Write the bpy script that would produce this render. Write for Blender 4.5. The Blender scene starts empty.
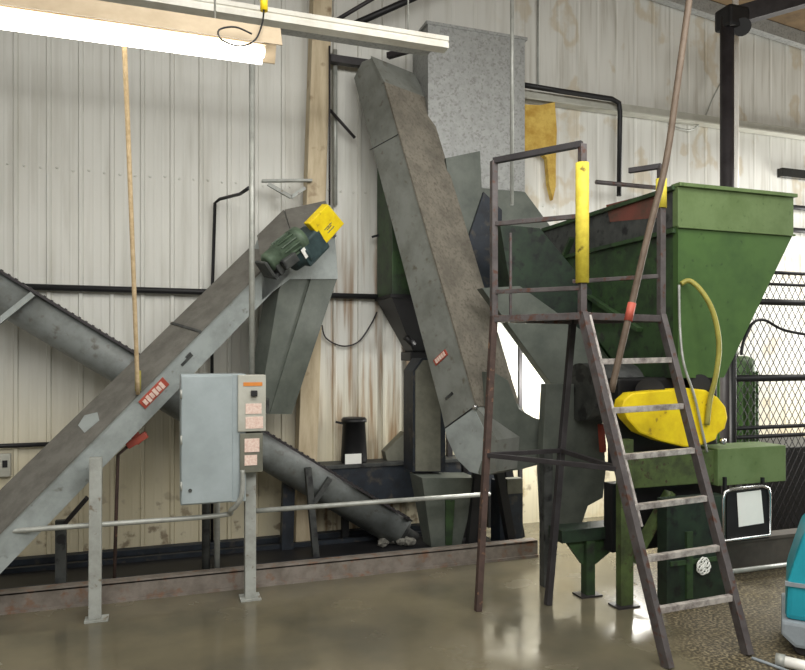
import bpy, bmesh, math, random
from mathutils import Vector, Matrix
random.seed(7)
SC = bpy.context.scene
COL = SC.collection
PI = math.pi

# ------------------------------------------------------------------ camera / survey helpers
F, CX, CY = 700.0, 402.5, 355.0
CAM = Vector((1.177, -6.27, 1.7))
YAW = math.atan2(0.330, 0.944)
RT = Vector((math.cos(YAW), -math.sin(YAW), 0)); FW = Vector((math.sin(YAW), math.cos(YAW), 0)); UP = Vector((0, 0, 1))

def at(px, py, y=None, x=None, z=None, d=None):
    """surveyed point: sight line through a photo pixel met with one wall-parallel / level plane"""
    r = RT*((px-CX)/F) + FW + UP*(-(py-CY)/F)
    if d is not None: t = d
    elif y is not None: t = (y-CAM.y)/r.y
    elif x is not None: t = (x-CAM.x)/r.x
    else: t = (z-CAM.z)/r.z
    return CAM + r*t

def cf(X, Y, Z):
    return Vector((CAM.x, CAM.y, 0)) + RT*X + FW*Y + UP*Z

cam_d = bpy.data.cameras.new('camera'); cam = bpy.data.objects.new('camera', cam_d); COL.objects.link(cam)
cam.location = CAM; cam.rotation_euler = (PI/2, 0, -YAW)
cam_d.sensor_width = 36; cam_d.lens = F/805*36; cam_d.shift_y = 20/805; cam_d.clip_start = .05
SC.camera = cam

# ------------------------------------------------------------------ materials
def lin(c):
    out = []
    for v in c:
        v /= 255.0
        out.append(v/12.92 if v <= .04045 else ((v+.055)/1.055)**2.4)
    return (*out, 1)

def mat(name, c, c2=None, rough=.55, metal=0.0, scale=6.0, stretch=(1, 1, 1), lo=.4, hi=.65, bump=0.0, bscale=60, spec=.4, speck=None, sp_scale=40, sp_lo=.62, sp_hi=.7, rough2=None):
    m = bpy.data.materials.new(name); m.use_nodes = True
    nt = m.node_tree; N = nt.nodes; L = nt.links
    b = N['Principled BSDF']
    b.inputs['Roughness'].default_value = rough; b.inputs['Metallic'].default_value = metal
    b.inputs['Specular IOR Level'].default_value = spec
    if c2 is None: c2 = tuple(v*.86 for v in c)
    tc = N.new('ShaderNodeTexCoord'); mp = N.new('ShaderNodeMapping'); mp.inputs['Scale'].default_value = stretch
    L.new(tc.outputs['Object'], mp.inputs['Vector'])
    n = N.new('ShaderNodeTexNoise'); n.inputs['Scale'].default_value = scale; n.inputs['Detail'].default_value = 8; n.inputs['Roughness'].default_value = .65
    L.new(mp.outputs[0], n.inputs['Vector'])
    r = N.new('ShaderNodeValToRGB'); r.color_ramp.elements[0].position = lo; r.color_ramp.elements[1].position = hi
    r.color_ramp.elements[0].color = lin(c); r.color_ramp.elements[1].color = lin(c2)
    L.new(n.outputs['Fac'], r.inputs[0])
    out = r.outputs[0]
    if speck:
        n2 = N.new('ShaderNodeTexNoise'); n2.inputs['Scale'].default_value = sp_scale; n2.inputs['Detail'].default_value = 4
        L.new(tc.outputs['Object'], n2.inputs['Vector'])
        r2 = N.new('ShaderNodeValToRGB'); r2.color_ramp.elements[0].position = sp_lo; r2.color_ramp.elements[1].position = sp_hi
        L.new(n2.outputs['Fac'], r2.inputs[0])
        mx = N.new('ShaderNodeMix'); mx.data_type = 'RGBA'
        L.new(r2.outputs[0], mx.inputs[0]); L.new(out, mx.inputs[6]); mx.inputs[7].default_value = lin(speck)
        out = mx.outputs[2]
    L.new(out, b.inputs['Base Color'])
    if rough2 is not None:
        mr = N.new('ShaderNodeMapRange'); mr.inputs[1].default_value = lo; mr.inputs[2].default_value = hi
        mr.inputs[3].default_value = rough; mr.inputs[4].default_value = rough2
        L.new(n.outputs['Fac'], mr.inputs[0]); L.new(mr.outputs[0], b.inputs['Roughness'])
    if bump:
        nb = N.new('ShaderNodeTexNoise'); nb.inputs['Scale'].default_value = bscale; nb.inputs['Detail'].default_value = 5
        L.new(tc.outputs['Object'], nb.inputs['Vector'])
        bp = N.new('ShaderNodeBump'); bp.inputs['Strength'].default_value = bump; bp.inputs['Distance'].default_value = .01
        L.new(nb.outputs['Fac'], bp.inputs['Height']); L.new(bp.outputs[0], b.inputs['Normal'])
    return m

M = {}
M['grey'] = mat('grey_paint', (158, 165, 164), (136, 142, 140), rough=.5, scale=5, speck=(112, 112, 106), sp_scale=14, sp_lo=.64, sp_hi=.74)
M['grey2'] = mat('grey_paint_elevator', (128, 131, 126), (106, 108, 102), rough=.5, scale=4, speck=(98, 94, 84), sp_scale=18, sp_lo=.6, sp_hi=.75)
M['dusty'] = mat('dusty_cover', (112, 110, 104), (94, 92, 86), rough=.8, scale=7, bump=.15)
M['dusty2'] = mat('brown_dust_cover', (120, 115, 104), (98, 94, 85), rough=.85, scale=5, speck=(92, 85, 76), sp_scale=40, sp_lo=.5, sp_hi=.75, bump=.15)
M['auger'] = mat('grey_tube_paint', (126, 131, 130), (100, 103, 100), rough=.45, scale=5, speck=(96, 94, 88), sp_scale=16, sp_lo=.6, sp_hi=.75)
M['chute'] = mat('dark_grey_chute', (98, 103, 96), (80, 86, 80), rough=.5, scale=5)
M['galv'] = mat('galvanised_sheet', (158, 160, 158), (144, 146, 144), rough=.45, metal=.15, scale=14, speck=(130, 130, 128), sp_scale=45, sp_lo=.52, sp_hi=.66)
M['cab'] = mat('cabinet_paint', (160, 170, 173), (146, 156, 158), rough=.4, scale=3)
M['beige'] = mat('switch_grey', (180, 180, 170), (164, 163, 152), rough=.45, scale=5)
M['post'] = mat('post_grey', (165, 168, 163), (140, 142, 136), rough=.5, scale=8, speck=(112, 100, 84), sp_scale=22, sp_lo=.62, sp_hi=.72)
M['steel'] = mat('bare_steel', (98, 93, 93), (78, 72, 72), rough=.5, metal=.3, scale=8, speck=(92, 64, 54), sp_scale=20, sp_lo=.56, sp_hi=.68)
M['rung'] = mat('worn_rung', (196, 190, 184), (120, 112, 110), rough=.45, metal=.3, scale=14)
M['rust'] = mat('rusty_steel', (82, 65, 59), (62, 50, 46), rough=.75, scale=12, speck=(124, 94, 74), sp_scale=20, sp_lo=.62, sp_hi=.7)
M['rustlite'] = mat('kerb_steel', (132, 124, 116), (108, 100, 92), rough=.6, scale=9, speck=(124, 96, 78), sp_scale=14, sp_lo=.55, sp_hi=.7)
M['darksteel'] = mat('dark_steel', (52, 49, 51), (40, 37, 39), rough=.5, scale=9)
M['navy'] = mat('dark_blue_steel', (38, 45, 54), (28, 32, 38), rough=.55, scale=8, speck=(66, 62, 58), sp_scale=12, sp_lo=.56, sp_hi=.7)
M['black'] = mat('black_paint', (30, 30, 32), (22, 22, 24), rough=.5, scale=5)
M['darkmach'] = mat('oily_dark_metal', (72, 74, 72), (50, 52, 52), rough=.55, scale=9, speck=(34, 34, 36), sp_scale=10, sp_lo=.55, sp_hi=.65)
M['olive'] = mat('olive_grey_duct', (112, 112, 100), (92, 92, 82), rough=.6, scale=6)
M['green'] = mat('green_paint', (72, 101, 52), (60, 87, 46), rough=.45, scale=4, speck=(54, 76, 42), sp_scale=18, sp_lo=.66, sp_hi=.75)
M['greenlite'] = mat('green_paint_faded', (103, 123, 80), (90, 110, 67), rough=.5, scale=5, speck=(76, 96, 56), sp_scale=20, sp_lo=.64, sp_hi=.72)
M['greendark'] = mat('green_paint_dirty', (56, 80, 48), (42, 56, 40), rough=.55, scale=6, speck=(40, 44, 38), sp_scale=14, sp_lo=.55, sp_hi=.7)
M['greenleg'] = mat('green_leg_paint', (80, 96, 54), (58, 66, 42), rough=.6, scale=9, speck=(60, 46, 36), sp_scale=22, sp_lo=.6, sp_hi=.7)
M['greenblack'] = mat('green_paint_oily', (40, 56, 42), (28, 36, 32), rough=.5, scale=6, speck=(24, 26, 26), sp_scale=14, sp_lo=.55, sp_hi=.7)
M['teal_mot'] = mat('gearbox_blue_green', (58, 76, 78), (40, 54, 56), rough=.5, scale=10)
M['grn_mot'] = mat('motor_green', (92, 110, 90), (62, 76, 62), rough=.5, scale=8)
M['yellow'] = mat('yellow_paint', (240, 214, 30), (222, 190, 26), rough=.45, scale=8, speck=(170, 140, 40), sp_scale=16, sp_lo=.64, sp_hi=.72)
M['foam'] = mat('yellow_foam', (222, 206, 74), (200, 180, 58), rough=.7, scale=14, speck=(120, 104, 40), sp_scale=16, sp_lo=.64, sp_hi=.72)
M['red'] = mat('red_paint', (176, 84, 68), (150, 66, 54), rough=.5, scale=8)
M['redbrown'] = mat('red_oxide_dirt', (120, 70, 60), (86, 66, 56), rough=.8, scale=6)
M['white'] = mat('white_paint', (222, 220, 210), (204, 200, 188), rough=.5, scale=6)
M['paper'] = mat('paper', (238, 238, 232), (232, 232, 226), rough=.7, scale=4)
M['orange'] = mat('orange_label', (214, 136, 60), (200, 120, 50), rough=.6, scale=6)
M['pink'] = mat('faded_label', (228, 208, 196), (210, 176, 162), rough=.6, scale=60)
M['tan'] = mat('tan_timber', (196, 182, 154), (174, 158, 130), rough=.7, scale=4, stretch=(4, 4, .6), speck=(140, 120, 94), sp_scale=8, sp_lo=.6, sp_hi=.75)
M['rope'] = mat('tan_rope', (206, 184, 148), (180, 156, 120), rough=.8, scale=30)
M['hosebrown'] = mat('brown_hose', (100, 86, 72), (80, 66, 54), rough=.6, scale=8)
M['hosegreen'] = mat('olive_hose', (158, 150, 70), (134, 128, 60), rough=.5, scale=10)
M['insul'] = mat('yellow_insulation', (206, 176, 92), (176, 140, 62), rough=.95, scale=9, bump=.6, bscale=30)
M['chrome'] = mat('chrome', (200, 200, 200), (180, 180, 180), rough=.2, metal=.9, scale=4)
M['teal'] = mat('teal_plastic', (40, 158, 176), (34, 144, 162), rough=.35, scale=3)
M['bumper'] = mat('grey_plastic', (150, 158, 164), (134, 142, 148), rough=.5, scale=8)
M['conduit'] = mat('galvanised_conduit', (170, 172, 166), (146, 148, 142), rough=.4, metal=.2, scale=10)
M['pvc'] = mat('white_pvc', (248, 247, 242), (240, 238, 230), rough=.4, scale=6)
M['ceil'] = mat('ceiling_brown', (120, 100, 72), (92, 76, 56), rough=.85, scale=3)
M['debris'] = mat('grit_grey', (132, 130, 122), (84, 82, 76), rough=.9, scale=40)
M['hood'] = mat('fixture_hood', (178, 162, 138), (164, 148, 124), rough=.5, scale=5)
M['ctn'] = mat('concrete_panel', (84, 80, 74), (70, 66, 62), rough=.7, scale=6)
M['blkglass'] = mat('dark_glass', (36, 36, 34), (30, 30, 28), rough=.25, scale=3)

def emit(name, c, s):
    m = bpy.data.materials.new(name); m.use_nodes = True
    b = m.node_tree.nodes['Principled BSDF']
    b.inputs['Base Color'].default_value = lin((240, 240, 235))
    b.inputs['Emission Color'].default_value = lin(c); b.inputs['Emission Strength'].default_value = s
    return m
M['tube'] = emit('lit_tube', (255, 250, 238), 9.0)

def wall_mat():
    m = bpy.data.materials.new('white_wall_metal'); m.use_nodes = True
    nt = m.node_tree; N = nt.nodes; L = nt.links; b = N['Principled BSDF']
    b.inputs['Roughness'].default_value = .55; b.inputs['Specular IOR Level'].default_value = .3
    tc = N.new('ShaderNodeTexCoord')
    def noise(scale, st, det=6, off=(0, 0, 0)):
        mp = N.new('ShaderNodeMapping'); mp.inputs['Scale'].default_value = st; mp.inputs['Location'].default_value = off
        n = N.new('ShaderNodeTexNoise'); n.inputs['Scale'].default_value = scale; n.inputs['Detail'].default_value = det
        L.new(tc.outputs['Object'], mp.inputs['Vector']); L.new(mp.outputs[0], n.inputs['Vector']); return n.outputs['Fac']
    def rng(v, a, c, lo=0, hi=1):
        r = N.new('ShaderNodeMapRange'); r.interpolation_type = 'SMOOTHSTEP'
        for i, q in zip((1, 2, 3, 4), (a, c, lo, hi)): r.inputs[i].default_value = q
        L.new(v, r.inputs[0]); return r.outputs[0]
    def mul(a, c):
        k = N.new('ShaderNodeMath'); k.operation = 'MULTIPLY'; L.new(a, k.inputs[0])
        if isinstance(c, float): k.inputs[1].default_value = c
        else: L.new(c, k.inputs[1])
        return k.outputs[0]
    def mix(fac, a, c):
        x = N.new('ShaderNodeMix'); x.data_type = 'RGBA'; L.new(fac, x.inputs[0])
        if isinstance(a, tuple): x.inputs[6].default_value = a
        else: L.new(a, x.inputs[6])
        x.inputs[7].default_value = c; return x.outputs[2]
    sp = N.new('ShaderNodeSeparateXYZ'); L.new(tc.outputs['Object'], sp.inputs[0]); X, Z = sp.outputs[0], sp.outputs[2]
    col = mix(rng(noise(3, (3, 1, .25)), .45, .75), lin((210, 210, 204)), lin((192, 191, 183)))
    low = rng(Z, 1.9, .5)                                   # splashed mud film on the lower sheets
    col = mix(mul(low, .62), col, lin((206, 192, 150)))
    st = mul(rng(noise(4, (3, 1, .18), 8), .46, .64), mul(rng(X, 2.3, 2.7), rng(X, 3.9, 3.3)))
    col = mix(mul(mul(st, rng(Z, 3.4, 2.0)), .85), col, lin((140, 108, 72)))
    spl = mul(rng(noise(7, (1, 1, 1), 8, (3, 0, 1)), .56, .66), rng(Z, .75, .2))
    col = mix(mul(spl, .7), col, lin((96, 74, 54)))
    rt = rng(X, 4.2, 4.8)
    ring = mul(mul(rng(noise(2.2, (1, 1, .7), 8, (5, 0, 2)), .55, .6), rng(noise(2.2, (1, 1, .7), 8, (5, 0, 2)), .68, .62)), rt)
    col = mix(mul(ring, .35), col, lin((176, 150, 96)))
    dirt = mul(rng(noise(5, (4, 1, .2), 8, (1, 0, 7)), .5, .75), rt)
    col = mix(mul(dirt, .45), col, lin((146, 138, 122)))
    L.new(col, b.inputs['Base Color'])
    return m
M['wall'] = wall_mat()

def floor_mat():
    m = bpy.data.materials.new('wet_concrete'); m.use_nodes = True
    nt = m.node_tree; N = nt.nodes; L = nt.links; b = N['Principled BSDF']
    tc = N.new('ShaderNodeTexCoord')
    def noise(scale, det=8, st=(1, 1, 1)):
        mp = N.new('ShaderNodeMapping'); mp.inputs['Scale'].default_value = st
        n = N.new('ShaderNodeTexNoise'); n.inputs['Scale'].default_value = scale; n.inputs['Detail'].default_value = det
        L.new(tc.outputs['Object'], mp.inputs['Vector']); L.new(mp.outputs[0], n.inputs['Vector']); return n.outputs['Fac']
    def ramp(v, p0, c0, p1, c1):
        r = N.new('ShaderNodeValToRGB'); r.color_ramp.elements[0].position = p0; r.color_ramp.elements[1].position = p1
        r.color_ramp.elements[0].color = c0; r.color_ramp.elements[1].color = c1; L.new(v, r.inputs[0]); return r.outputs[0]
    base = ramp(noise(1.6), .38, lin((112, 105, 86)), .66, lin((90, 86, 73)))
    grit = ramp(noise(55, 3), .45, lin((66, 59, 46)), .66, lin((140, 128, 100)))
    sp = N.new('ShaderNodeSeparateXYZ'); L.new(tc.outputs['Object'], sp.inputs[0])
    a = N.new('ShaderNodeMath'); a.operation = 'MULTIPLY_ADD'; L.new(sp.outputs[1], a.inputs[0]); a.inputs[1].default_value = -.55; L.new(sp.outputs[0], a.inputs[2])
    w = N.new('ShaderNodeMath'); w.operation = 'MULTIPLY_ADD'; L.new(noise(1.2), w.inputs[0]); w.inputs[1].default_value = 1.0; L.new(a.outputs[0], w.inputs[2])
    k = N.new('ShaderNodeMapRange'); k.interpolation_type = 'SMOOTHSTEP'; k.inputs[1].default_value = 5.95; k.inputs[2].default_value = 6.3; L.new(w.outputs[0], k.inputs[0])
    mx = N.new('ShaderNodeMix'); mx.data_type = 'RGBA'; L.new(k.outputs[0], mx.inputs[0]); L.new(base, mx.inputs[6]); L.new(grit, mx.inputs[7])
    L.new(mx.outputs[2], b.inputs['Base Color'])
    r = N.new('ShaderNodeMapRange'); r.inputs[1].default_value = .35; r.inputs[2].default_value = .68; r.inputs[3].default_value = .07; r.inputs[4].default_value = .3
    L.new(noise(2.3), r.inputs[0])
    ad = N.new('ShaderNodeMath'); ad.operation = 'MULTIPLY_ADD'; L.new(k.outputs[0], ad.inputs[0]); ad.inputs[1].default_value = .35; L.new(r.outputs[0], ad.inputs[2])
    L.new(ad.outputs[0], b.inputs['Roughness']); b.inputs['Specular IOR Level'].default_value = .45
    bp = N.new('ShaderNodeBump'); bp.inputs['Strength'].default_value = .12; bp.inputs['Distance'].default_value = .01
    L.new(noise(9, 6), bp.inputs['Height']); L.new(bp.outputs[0], b.inputs['Normal'])
    return m
M['floor'] = floor_mat()

# ------------------------------------------------------------------ mesh helpers (all in world coordinates)
class B:
    """collects solids, then links them as ONE mesh"""
    def __init__(s): s.bm = bmesh.new()
    def box(s, lo, hi, bev=0.0):
        a, c = Vector(lo), Vector(hi)
        return s.obox((a+c)/2, Vector((1, 0, 0)), Vector((0, 1, 0)), Vector((0, 0, 1)), abs(c.x-a.x), abs(c.y-a.y), abs(c.z-a.z), bev)
    def obox(s, c, ax, ay, az, lx, ly, lz, bev=0.0):
        t = bmesh.new(); vs = []
        for i in (-.5, .5):
            for j in (-.5, .5):
                for k in (-.5, .5): vs.append(t.verts.new(Vector(c)+ax*(i*lx)+ay*(j*ly)+az*(k*lz)))
        for f in ((0, 1, 3, 2), (4, 6, 7, 5), (0, 4, 5, 1), (2, 3, 7, 6), (0, 2, 6, 4), (1, 5, 7, 3)): t.faces.new([vs[i] for i in f])
        return s._add(t, bev)
    def _add(s, t, bev=0.0, seg=2):
        bmesh.ops.recalc_face_normals(t, faces=t.faces[:])
        if bev > 0: bmesh.ops.bevel(t, geom=t.edges[:], offset=bev, segments=seg, affect='EDGES', profile=.6, clamp_overlap=True)
        me = bpy.data.meshes.new('tmp'); t.to_mesh(me); t.free(); s.bm.from_mesh(me); bpy.data.meshes.remove(me); return s
    def prism(s, pts, ext, bev=0.0):
        t = bmesh.new(); e = Vector(ext)
        a = [t.verts.new(Vector(p)) for p in pts]; c = [t.verts.new(Vector(p)+e) for p in pts]
        n = len(a); t.faces.new(a); t.faces.new(c[::-1])
        for i in range(n): t.faces.new((a[i], c[i], c[(i+1) % n], a[(i+1) % n]))
        return s._add(t, bev)
    def loft(s, A, C, bev=0.0):
        t = bmesh.new(); a = [t.verts.new(Vector(p)) for p in A]; c = [t.verts.new(Vector(p)) for p in C]
        n = len(a); t.faces.new(a); t.faces.new(c[::-1])
        for i in range(n): t.faces.new((a[i], c[i], c[(i+1) % n], a[(i+1) % n]))
        return s._add(t, bev)
    def bar(s, a, c, w, h=None, up=(0, 0, 1), bev=0.0):
        """rectangular bar along a->c; w across, h along up"""
        a, c = Vector(a), Vector(c); h = h or w; x = (c-a); l = x.length; x.normalize()
        u = Vector(up)
        if abs(u.dot(x)) > .95: u = Vector((0, 1, 0))
        y = u.cross(x).normalized(); z = x.cross(y)
        return s.obox((a+c)/2, x, y, z, l, w, h, bev)
    def tube(s, pts, r, n=12, smooth_path=0, r2=None):
        pts = [Vector(p) for p in pts]
        if smooth_path:
            out = []
            P = [pts[0]]+pts+[pts[-1]]
            for i in range(1, len(P)-2):
                for k in range(smooth_path):
                    q = k/smooth_path; p0, p1, p2, p3 = P[i-1], P[i], P[i+1], P[i+2]
                    out.append(.5*((2*p1)+(p2-p0)*q+(2*p0-5*p1+4*p2-p3)*q*q+(3*p1-p0-3*p2+p3)*q**3))
            out.append(pts[-1]); pts = out
        t = bmesh.new(); rings = []; m = len(pts); nrm = None
        for i, p in enumerate(pts):
            d = (pts[min(i+1, m-1)]-pts[max(i-1, 0)]).normalized()
            if nrm is None:
                nrm = d.cross(Vector((0, 0, 1)) if abs(d.z) < .9 else Vector((0, 1, 0))).normalized()
            else:
                nrm = (nrm-d*nrm.dot(d)).normalized()
            bi = d.cross(nrm); rr = r if r2 is None else r+(r2-r)*i/(m-1)
            rings.append([t.verts.new(p+(nrm*math.cos(2*PI*k/n)+bi*math.sin(2*PI*k/n))*rr) for k in range(n)])
        for i in range(m-1):
            for k in range(n):
                f = t.faces.new((rings[i][k], rings[i][(k+1) % n], rings[i+1][(k+1) % n], rings[i+1][k])); f.smooth = True
        t.faces.new(rings[0][::-1]); t.faces.new(rings[-1])
        return s._add(t)
    def lathe(s, base, axis, prof, n=24):
        """prof: list of (distance along axis, radius)"""
        base = Vector(base); ax = Vector(axis).normalized(); u = ax.cross(Vector((0, 0, 1)) if abs(ax.z) < .9 else Vector((1, 0, 0))).normalized(); v = ax.cross(u)
        t = bmesh.new(); R = [[t.verts.new(base+ax*h+(u*math.cos(2*PI*k/n)+v*math.sin(2*PI*k/n))*max(r, 1e-4)) for k in range(n)] for h, r in prof]
        for i in range(len(R)-1):
            for k in range(n):
                f = t.faces.new((R[i][k], R[i][(k+1) % n], R[i+1][(k+1) % n], R[i+1][k])); f.smooth = True
        t.faces.new(R[0][::-1]); t.faces.new(R[-1])
        return s._add(t)
    def cyl(s, a, c, r, n=20):
        a, c = Vector(a), Vector(c); return s.lathe(a, c-a, [(0, r), ((c-a).length, r)], n)
    def lump(s, c, r, seed=0):
        rd = random.Random(seed); t = bmesh.new(); bmesh.ops.create_icosphere(t, subdivisions=2, radius=1)
        for v in t.verts: v.co = Vector(c)+Vector((v.co.x*r[0], v.co.y*r[1], v.co.z*r[2]))*rd.uniform(.75, 1.15)
        return s._add(t)

def finish(name, b, material, loc, parent=None):
    me = bpy.data.meshes.new(name)
    b.bm.transform(Matrix.Translation(-Vector(loc))); b.bm.to_mesh(me); b.bm.free()
    me.materials.append(material)
    o = bpy.data.objects.new(name, me); COL.objects.link(o)
    if parent is None: o.location = loc
    return o

class Thing:
    def __init__(s, name, label, cat, loc, group=None):
        s.loc = Vector(loc); s.o = bpy.data.objects.new(name, None); COL.objects.link(s.o); s.o.location = s.loc; s.o.empty_display_size = .1
        s.o['label'] = label; s.o['category'] = cat
        if group: s.o['group'] = group
    def part(s, name, b, material, under=None, label=None):
        o = finish(name, b, M[material] if isinstance(material, str) else material, s.loc, s.o)
        o.parent = under or s.o
        if label: o['label'] = label
        return o

def solo(name, b, material, label, cat, group=None):
    """a thing that is one mesh, origin at the middle of its base"""
    vs = [v.co for v in b.bm.verts]
    lo = Vector([min(v[i] for v in vs) for i in range(3)]); hi = Vector([max(v[i] for v in vs) for i in range(3)])
    o = finish(name, b, M[material], ((lo.x+hi.x)/2, (lo.y+hi.y)/2, lo.z))
    o['label'] = label; o['category'] = cat
    if group: o['group'] = group
    return o

def struct(name, b, material):
    o = finish(name, b, M[material], (0, 0, 0)); o['kind'] = 'structure'; return o

# ------------------------------------------------------------------ the room
b = B(); b.box((-4, -9, -.1), (13, .3, 0)); struct('floor', b, 'floor')

# roof line descends to the right across the gable wall
e0, e1 = at(690, 0, y=0), at(805, 38, y=0)
sl = (e1.z-e0.z)/(e1.x-e0.x)
def roof(u): return e0.z+(u-e0.x)*sl

# back wall: ribbed sheet metal up to the roof line
bm = bmesh.new(); us = []
u0 = at(13, 300, y=0).x-.236*9; prof = []
u = u0
while u < 11.5:
    for du, dy in ((0, 0), (.010, -.003), (.030, -.003), (.040, 0), (.23, 0)) if u > 3.55 else ((0, 0), (.008, -.020), (.034, -.020), (.042, 0), (.105, 0), (.113, -.0015), (.121, -.0015), (.127, 0), (.168, 0), (.174, -.0015), (.184, -.0015), (.190, 0)):
        prof.append((u+du, dy))
    u += .236
lo_v = [bm.verts.new((x, y, 0)) for x, y in prof]; hi_v = [bm.verts.new((x, y, max(roof(x), 2)+.05)) for x, y in prof]
bk0 = [bm.verts.new((x, .2, 0)) for x, y in (prof[0], prof[-1])]; bk1 = [bm.verts.new((x, .2, max(roof(x), 2)+.05)) for x, y in (prof[0], prof[-1])]
for i in range(len(prof)-1): bm.faces.new((lo_v[i], lo_v[i+1], hi_v[i+1], hi_v[i]))
bm.faces.new((bk0[0], bk1[0], bk1[1], bk0[1])); bm.faces.new((lo_v[0], hi_v[0], bk1[0], bk0[0])); bm.faces.new((lo_v[-1], bk0[1], bk1[1], hi_v[-1]))
bmesh.ops.recalc_face_normals(bm, faces=bm.faces[:])
b = B(); b.bm.free(); b.bm = bm
zs = at(100, 172, y=0).z                                   # screw row along a girt line
for i in range(60):
    b.lathe((u0+.08+i*.118, 0, zs+random.uniform(-.01, .01)), (0, -1, 0), [(-.01, .012), (.004, .012), (.01, .007)], 8)
struct('wall_back', b, 'wall')

b = B(); ua, ub = -4, 11.6
b.prism([(ua, 0.2, roof(ua)), (ub, .2, roof(ub)), (ub, .2, roof(ub)+.1), (ua, .2, roof(ua)+.1)], (0, -8.6, 0)); struct('ceiling', b, 'ceil')
b = B(); b.prism([(2, -.02, roof(2)-.01), (11.4, -.02, roof(11.4)-.01), (11.4, -.02, roof(11.4)-.16), (2, -.02, roof(2)-.16)], (0, -.09, 0)); struct('trim_1', b, 'galv')
# white girt along the right of the wall
g0, g1 = at(524, 90, y=-.08), at(806, 140, y=-.08)
b = B(); b.box((g0.x, -.09, g0.z-.1), (11.3, -.004, g0.z+.0), .008); b.box((g0.x, -.13, g0.z-.1), (11.3, -.09, g0.z-.085)); struct('trim_2', b, 'beige')

# ------------------------------------------------------------------ column
t_, m_, l_ = at(322, 0, y=-.12), at(319, 190, y=-.12), at(307, 460, y=-.12)
bot = l_+(l_-m_)*((0-l_.z)/(l_.z-m_.z))
top = t_+(t_-m_)*.3
c = Thing('column', 'tan leaning column against the ribbed wall beside the grey conduits', 'column', (bot.x, -.12, 0))
b = B(); hw = .085
b.loft([(p.x-hw, -.2, p.z) if i < 1 else (p.x-hw, -.02, p.z) for i, p in ((0, bot), (1, bot))]+[(bot.x+hw, -.02, 0), (bot.x+hw, -.2, 0)],
       [(top.x-hw, -.2, top.z), (top.x-hw, -.02, top.z), (top.x+hw, -.02, top.z), (top.x+hw, -.2, top.z)], .006)
c.part('shaft', b, 'tan')
b = B(); k0 = at(262, 181, y=-.23); k1 = at(305, 180, y=-.23)
b.bar((k0.x, -.23, k0.z), (k1.x+.06, -.23, k1.z), .05, .02)
b.bar((k0.x+.05, -.23, k0.z-.02), (k0.x+.25, -.23, k0.z-.12), .03, .03); b.bar((k0.x+.25, -.23, k0.z-.12), (k1.x, -.23, k0.z-.03), .03, .03)
c.part('bracket', b, 'post')

def pipe(name, pts, r, m, label, cat='pipe', group=None, sm=0, n=10):
    b = B(); b.tube(pts, r, n, sm); return solo(name, b, m, label, cat, group)

p0, p1 = at(335, 50, y=-.07), at(335, 205, y=-.07)
pipe('conduit', [(p0.x, -.07, p0.z), (p0.x, -.07, p1.z)], .022, 'conduit', 'grey vertical conduit on the wall just right of the tan column', 'conduit')
p0, p1 = at(329.5, 46, y=-.24), at(329.5, 205, y=-.24)
pipe('conduit', [(p0.x, -.24, p0.z), (p0.x, -.24, p1.z)], .009, 'darksteel', 'thin dark conduit along the right edge of the tan column', 'conduit')
p0, p1 = at(0, 288, y=-.06), at(540, 300, y=-.06)
pipe('wall_pipe', [(-1.5, -.06, (p0.z+p1.z)/2), (p1.x, -.06, (p0.z+p1.z)/2)], .026, 'black', 'long black horizontal pipe along the ribbed wall behind both conveyors')
p0 = at(0, 446, y=-.05)
pipe('wall_pipe', [(-1.0, -.05, p0.z), (at(60, 446, y=-.05).x, -.05, p0.z)], .018, 'black', 'short black pipe on the wall above the outlet box, far left')
# pair of dark rods high on the wall
a, c_ = at(330, 24, y=-.25), at(384, -8, y=-.25); pipe('brace_rod', [a, c_+(c_-a)*.6], .018, 'darksteel', 'thin dark diagonal brace rod high on the wall, the upper-left one of two', 'rod')
a, c_ = at(346, 28, y=-.25), at(418, -4, y=-.25); pipe('brace_rod', [a, c_+(c_-a)*.6], .03, 'black', 'thick black diagonal brace rod high on the wall, beside the bin top', 'rod')
# bracket sign beside the elevator head
b = B(); a = at(330, 54, y=-.13); c_ = at(368, 66, y=-.13); b.box((a.x, -.17, c_.z-.02), (c_.x, -.1, c_.z+.045)); solo('unistrut_bracket', b, 'darksteel', 'short dark strut bracket on the wall left of the elevator head', 'bracket')
a, c_ = at(330, 110, y=-.12), at(355, 138, y=-.12); pipe('brace_rod', [a, c_], .014, 'darksteel', 'short diagonal strap on the wall left of the elevator head, under the dark bracket', 'rod')
# cable loop on the wall
pts = [at(322, 325, y=-.04), at(326, 338, y=-.04), at(342, 346, y=-.04), at(358, 342, y=-.04), at(370, 326, y=-.04), at(377, 312, y=-.04)]
pipe('cable', pts, .007, 'darksteel', 'thin drooping cable on the wall between column and elevator', 'cable', sm=6, n=6)
# small outlet box at far left
o = at(4, 465, y=-.03); t = Thing('outlet_box', 'small pale outlet box on the wall at the far left edge', 'outlet', (o.x, -.02, o.z-.06))
b = B(); b.box((o.x-.06, -.06, o.z-.09), (o.x+.05, -.015, o.z+.09), .006); t.part('box', b, 'beige')
b = B(); b.box((o.x-.005, -.066, o.z-.015), (o.x+.03, -.058, o.z+.04)); t.part('socket', b, 'black')

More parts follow.
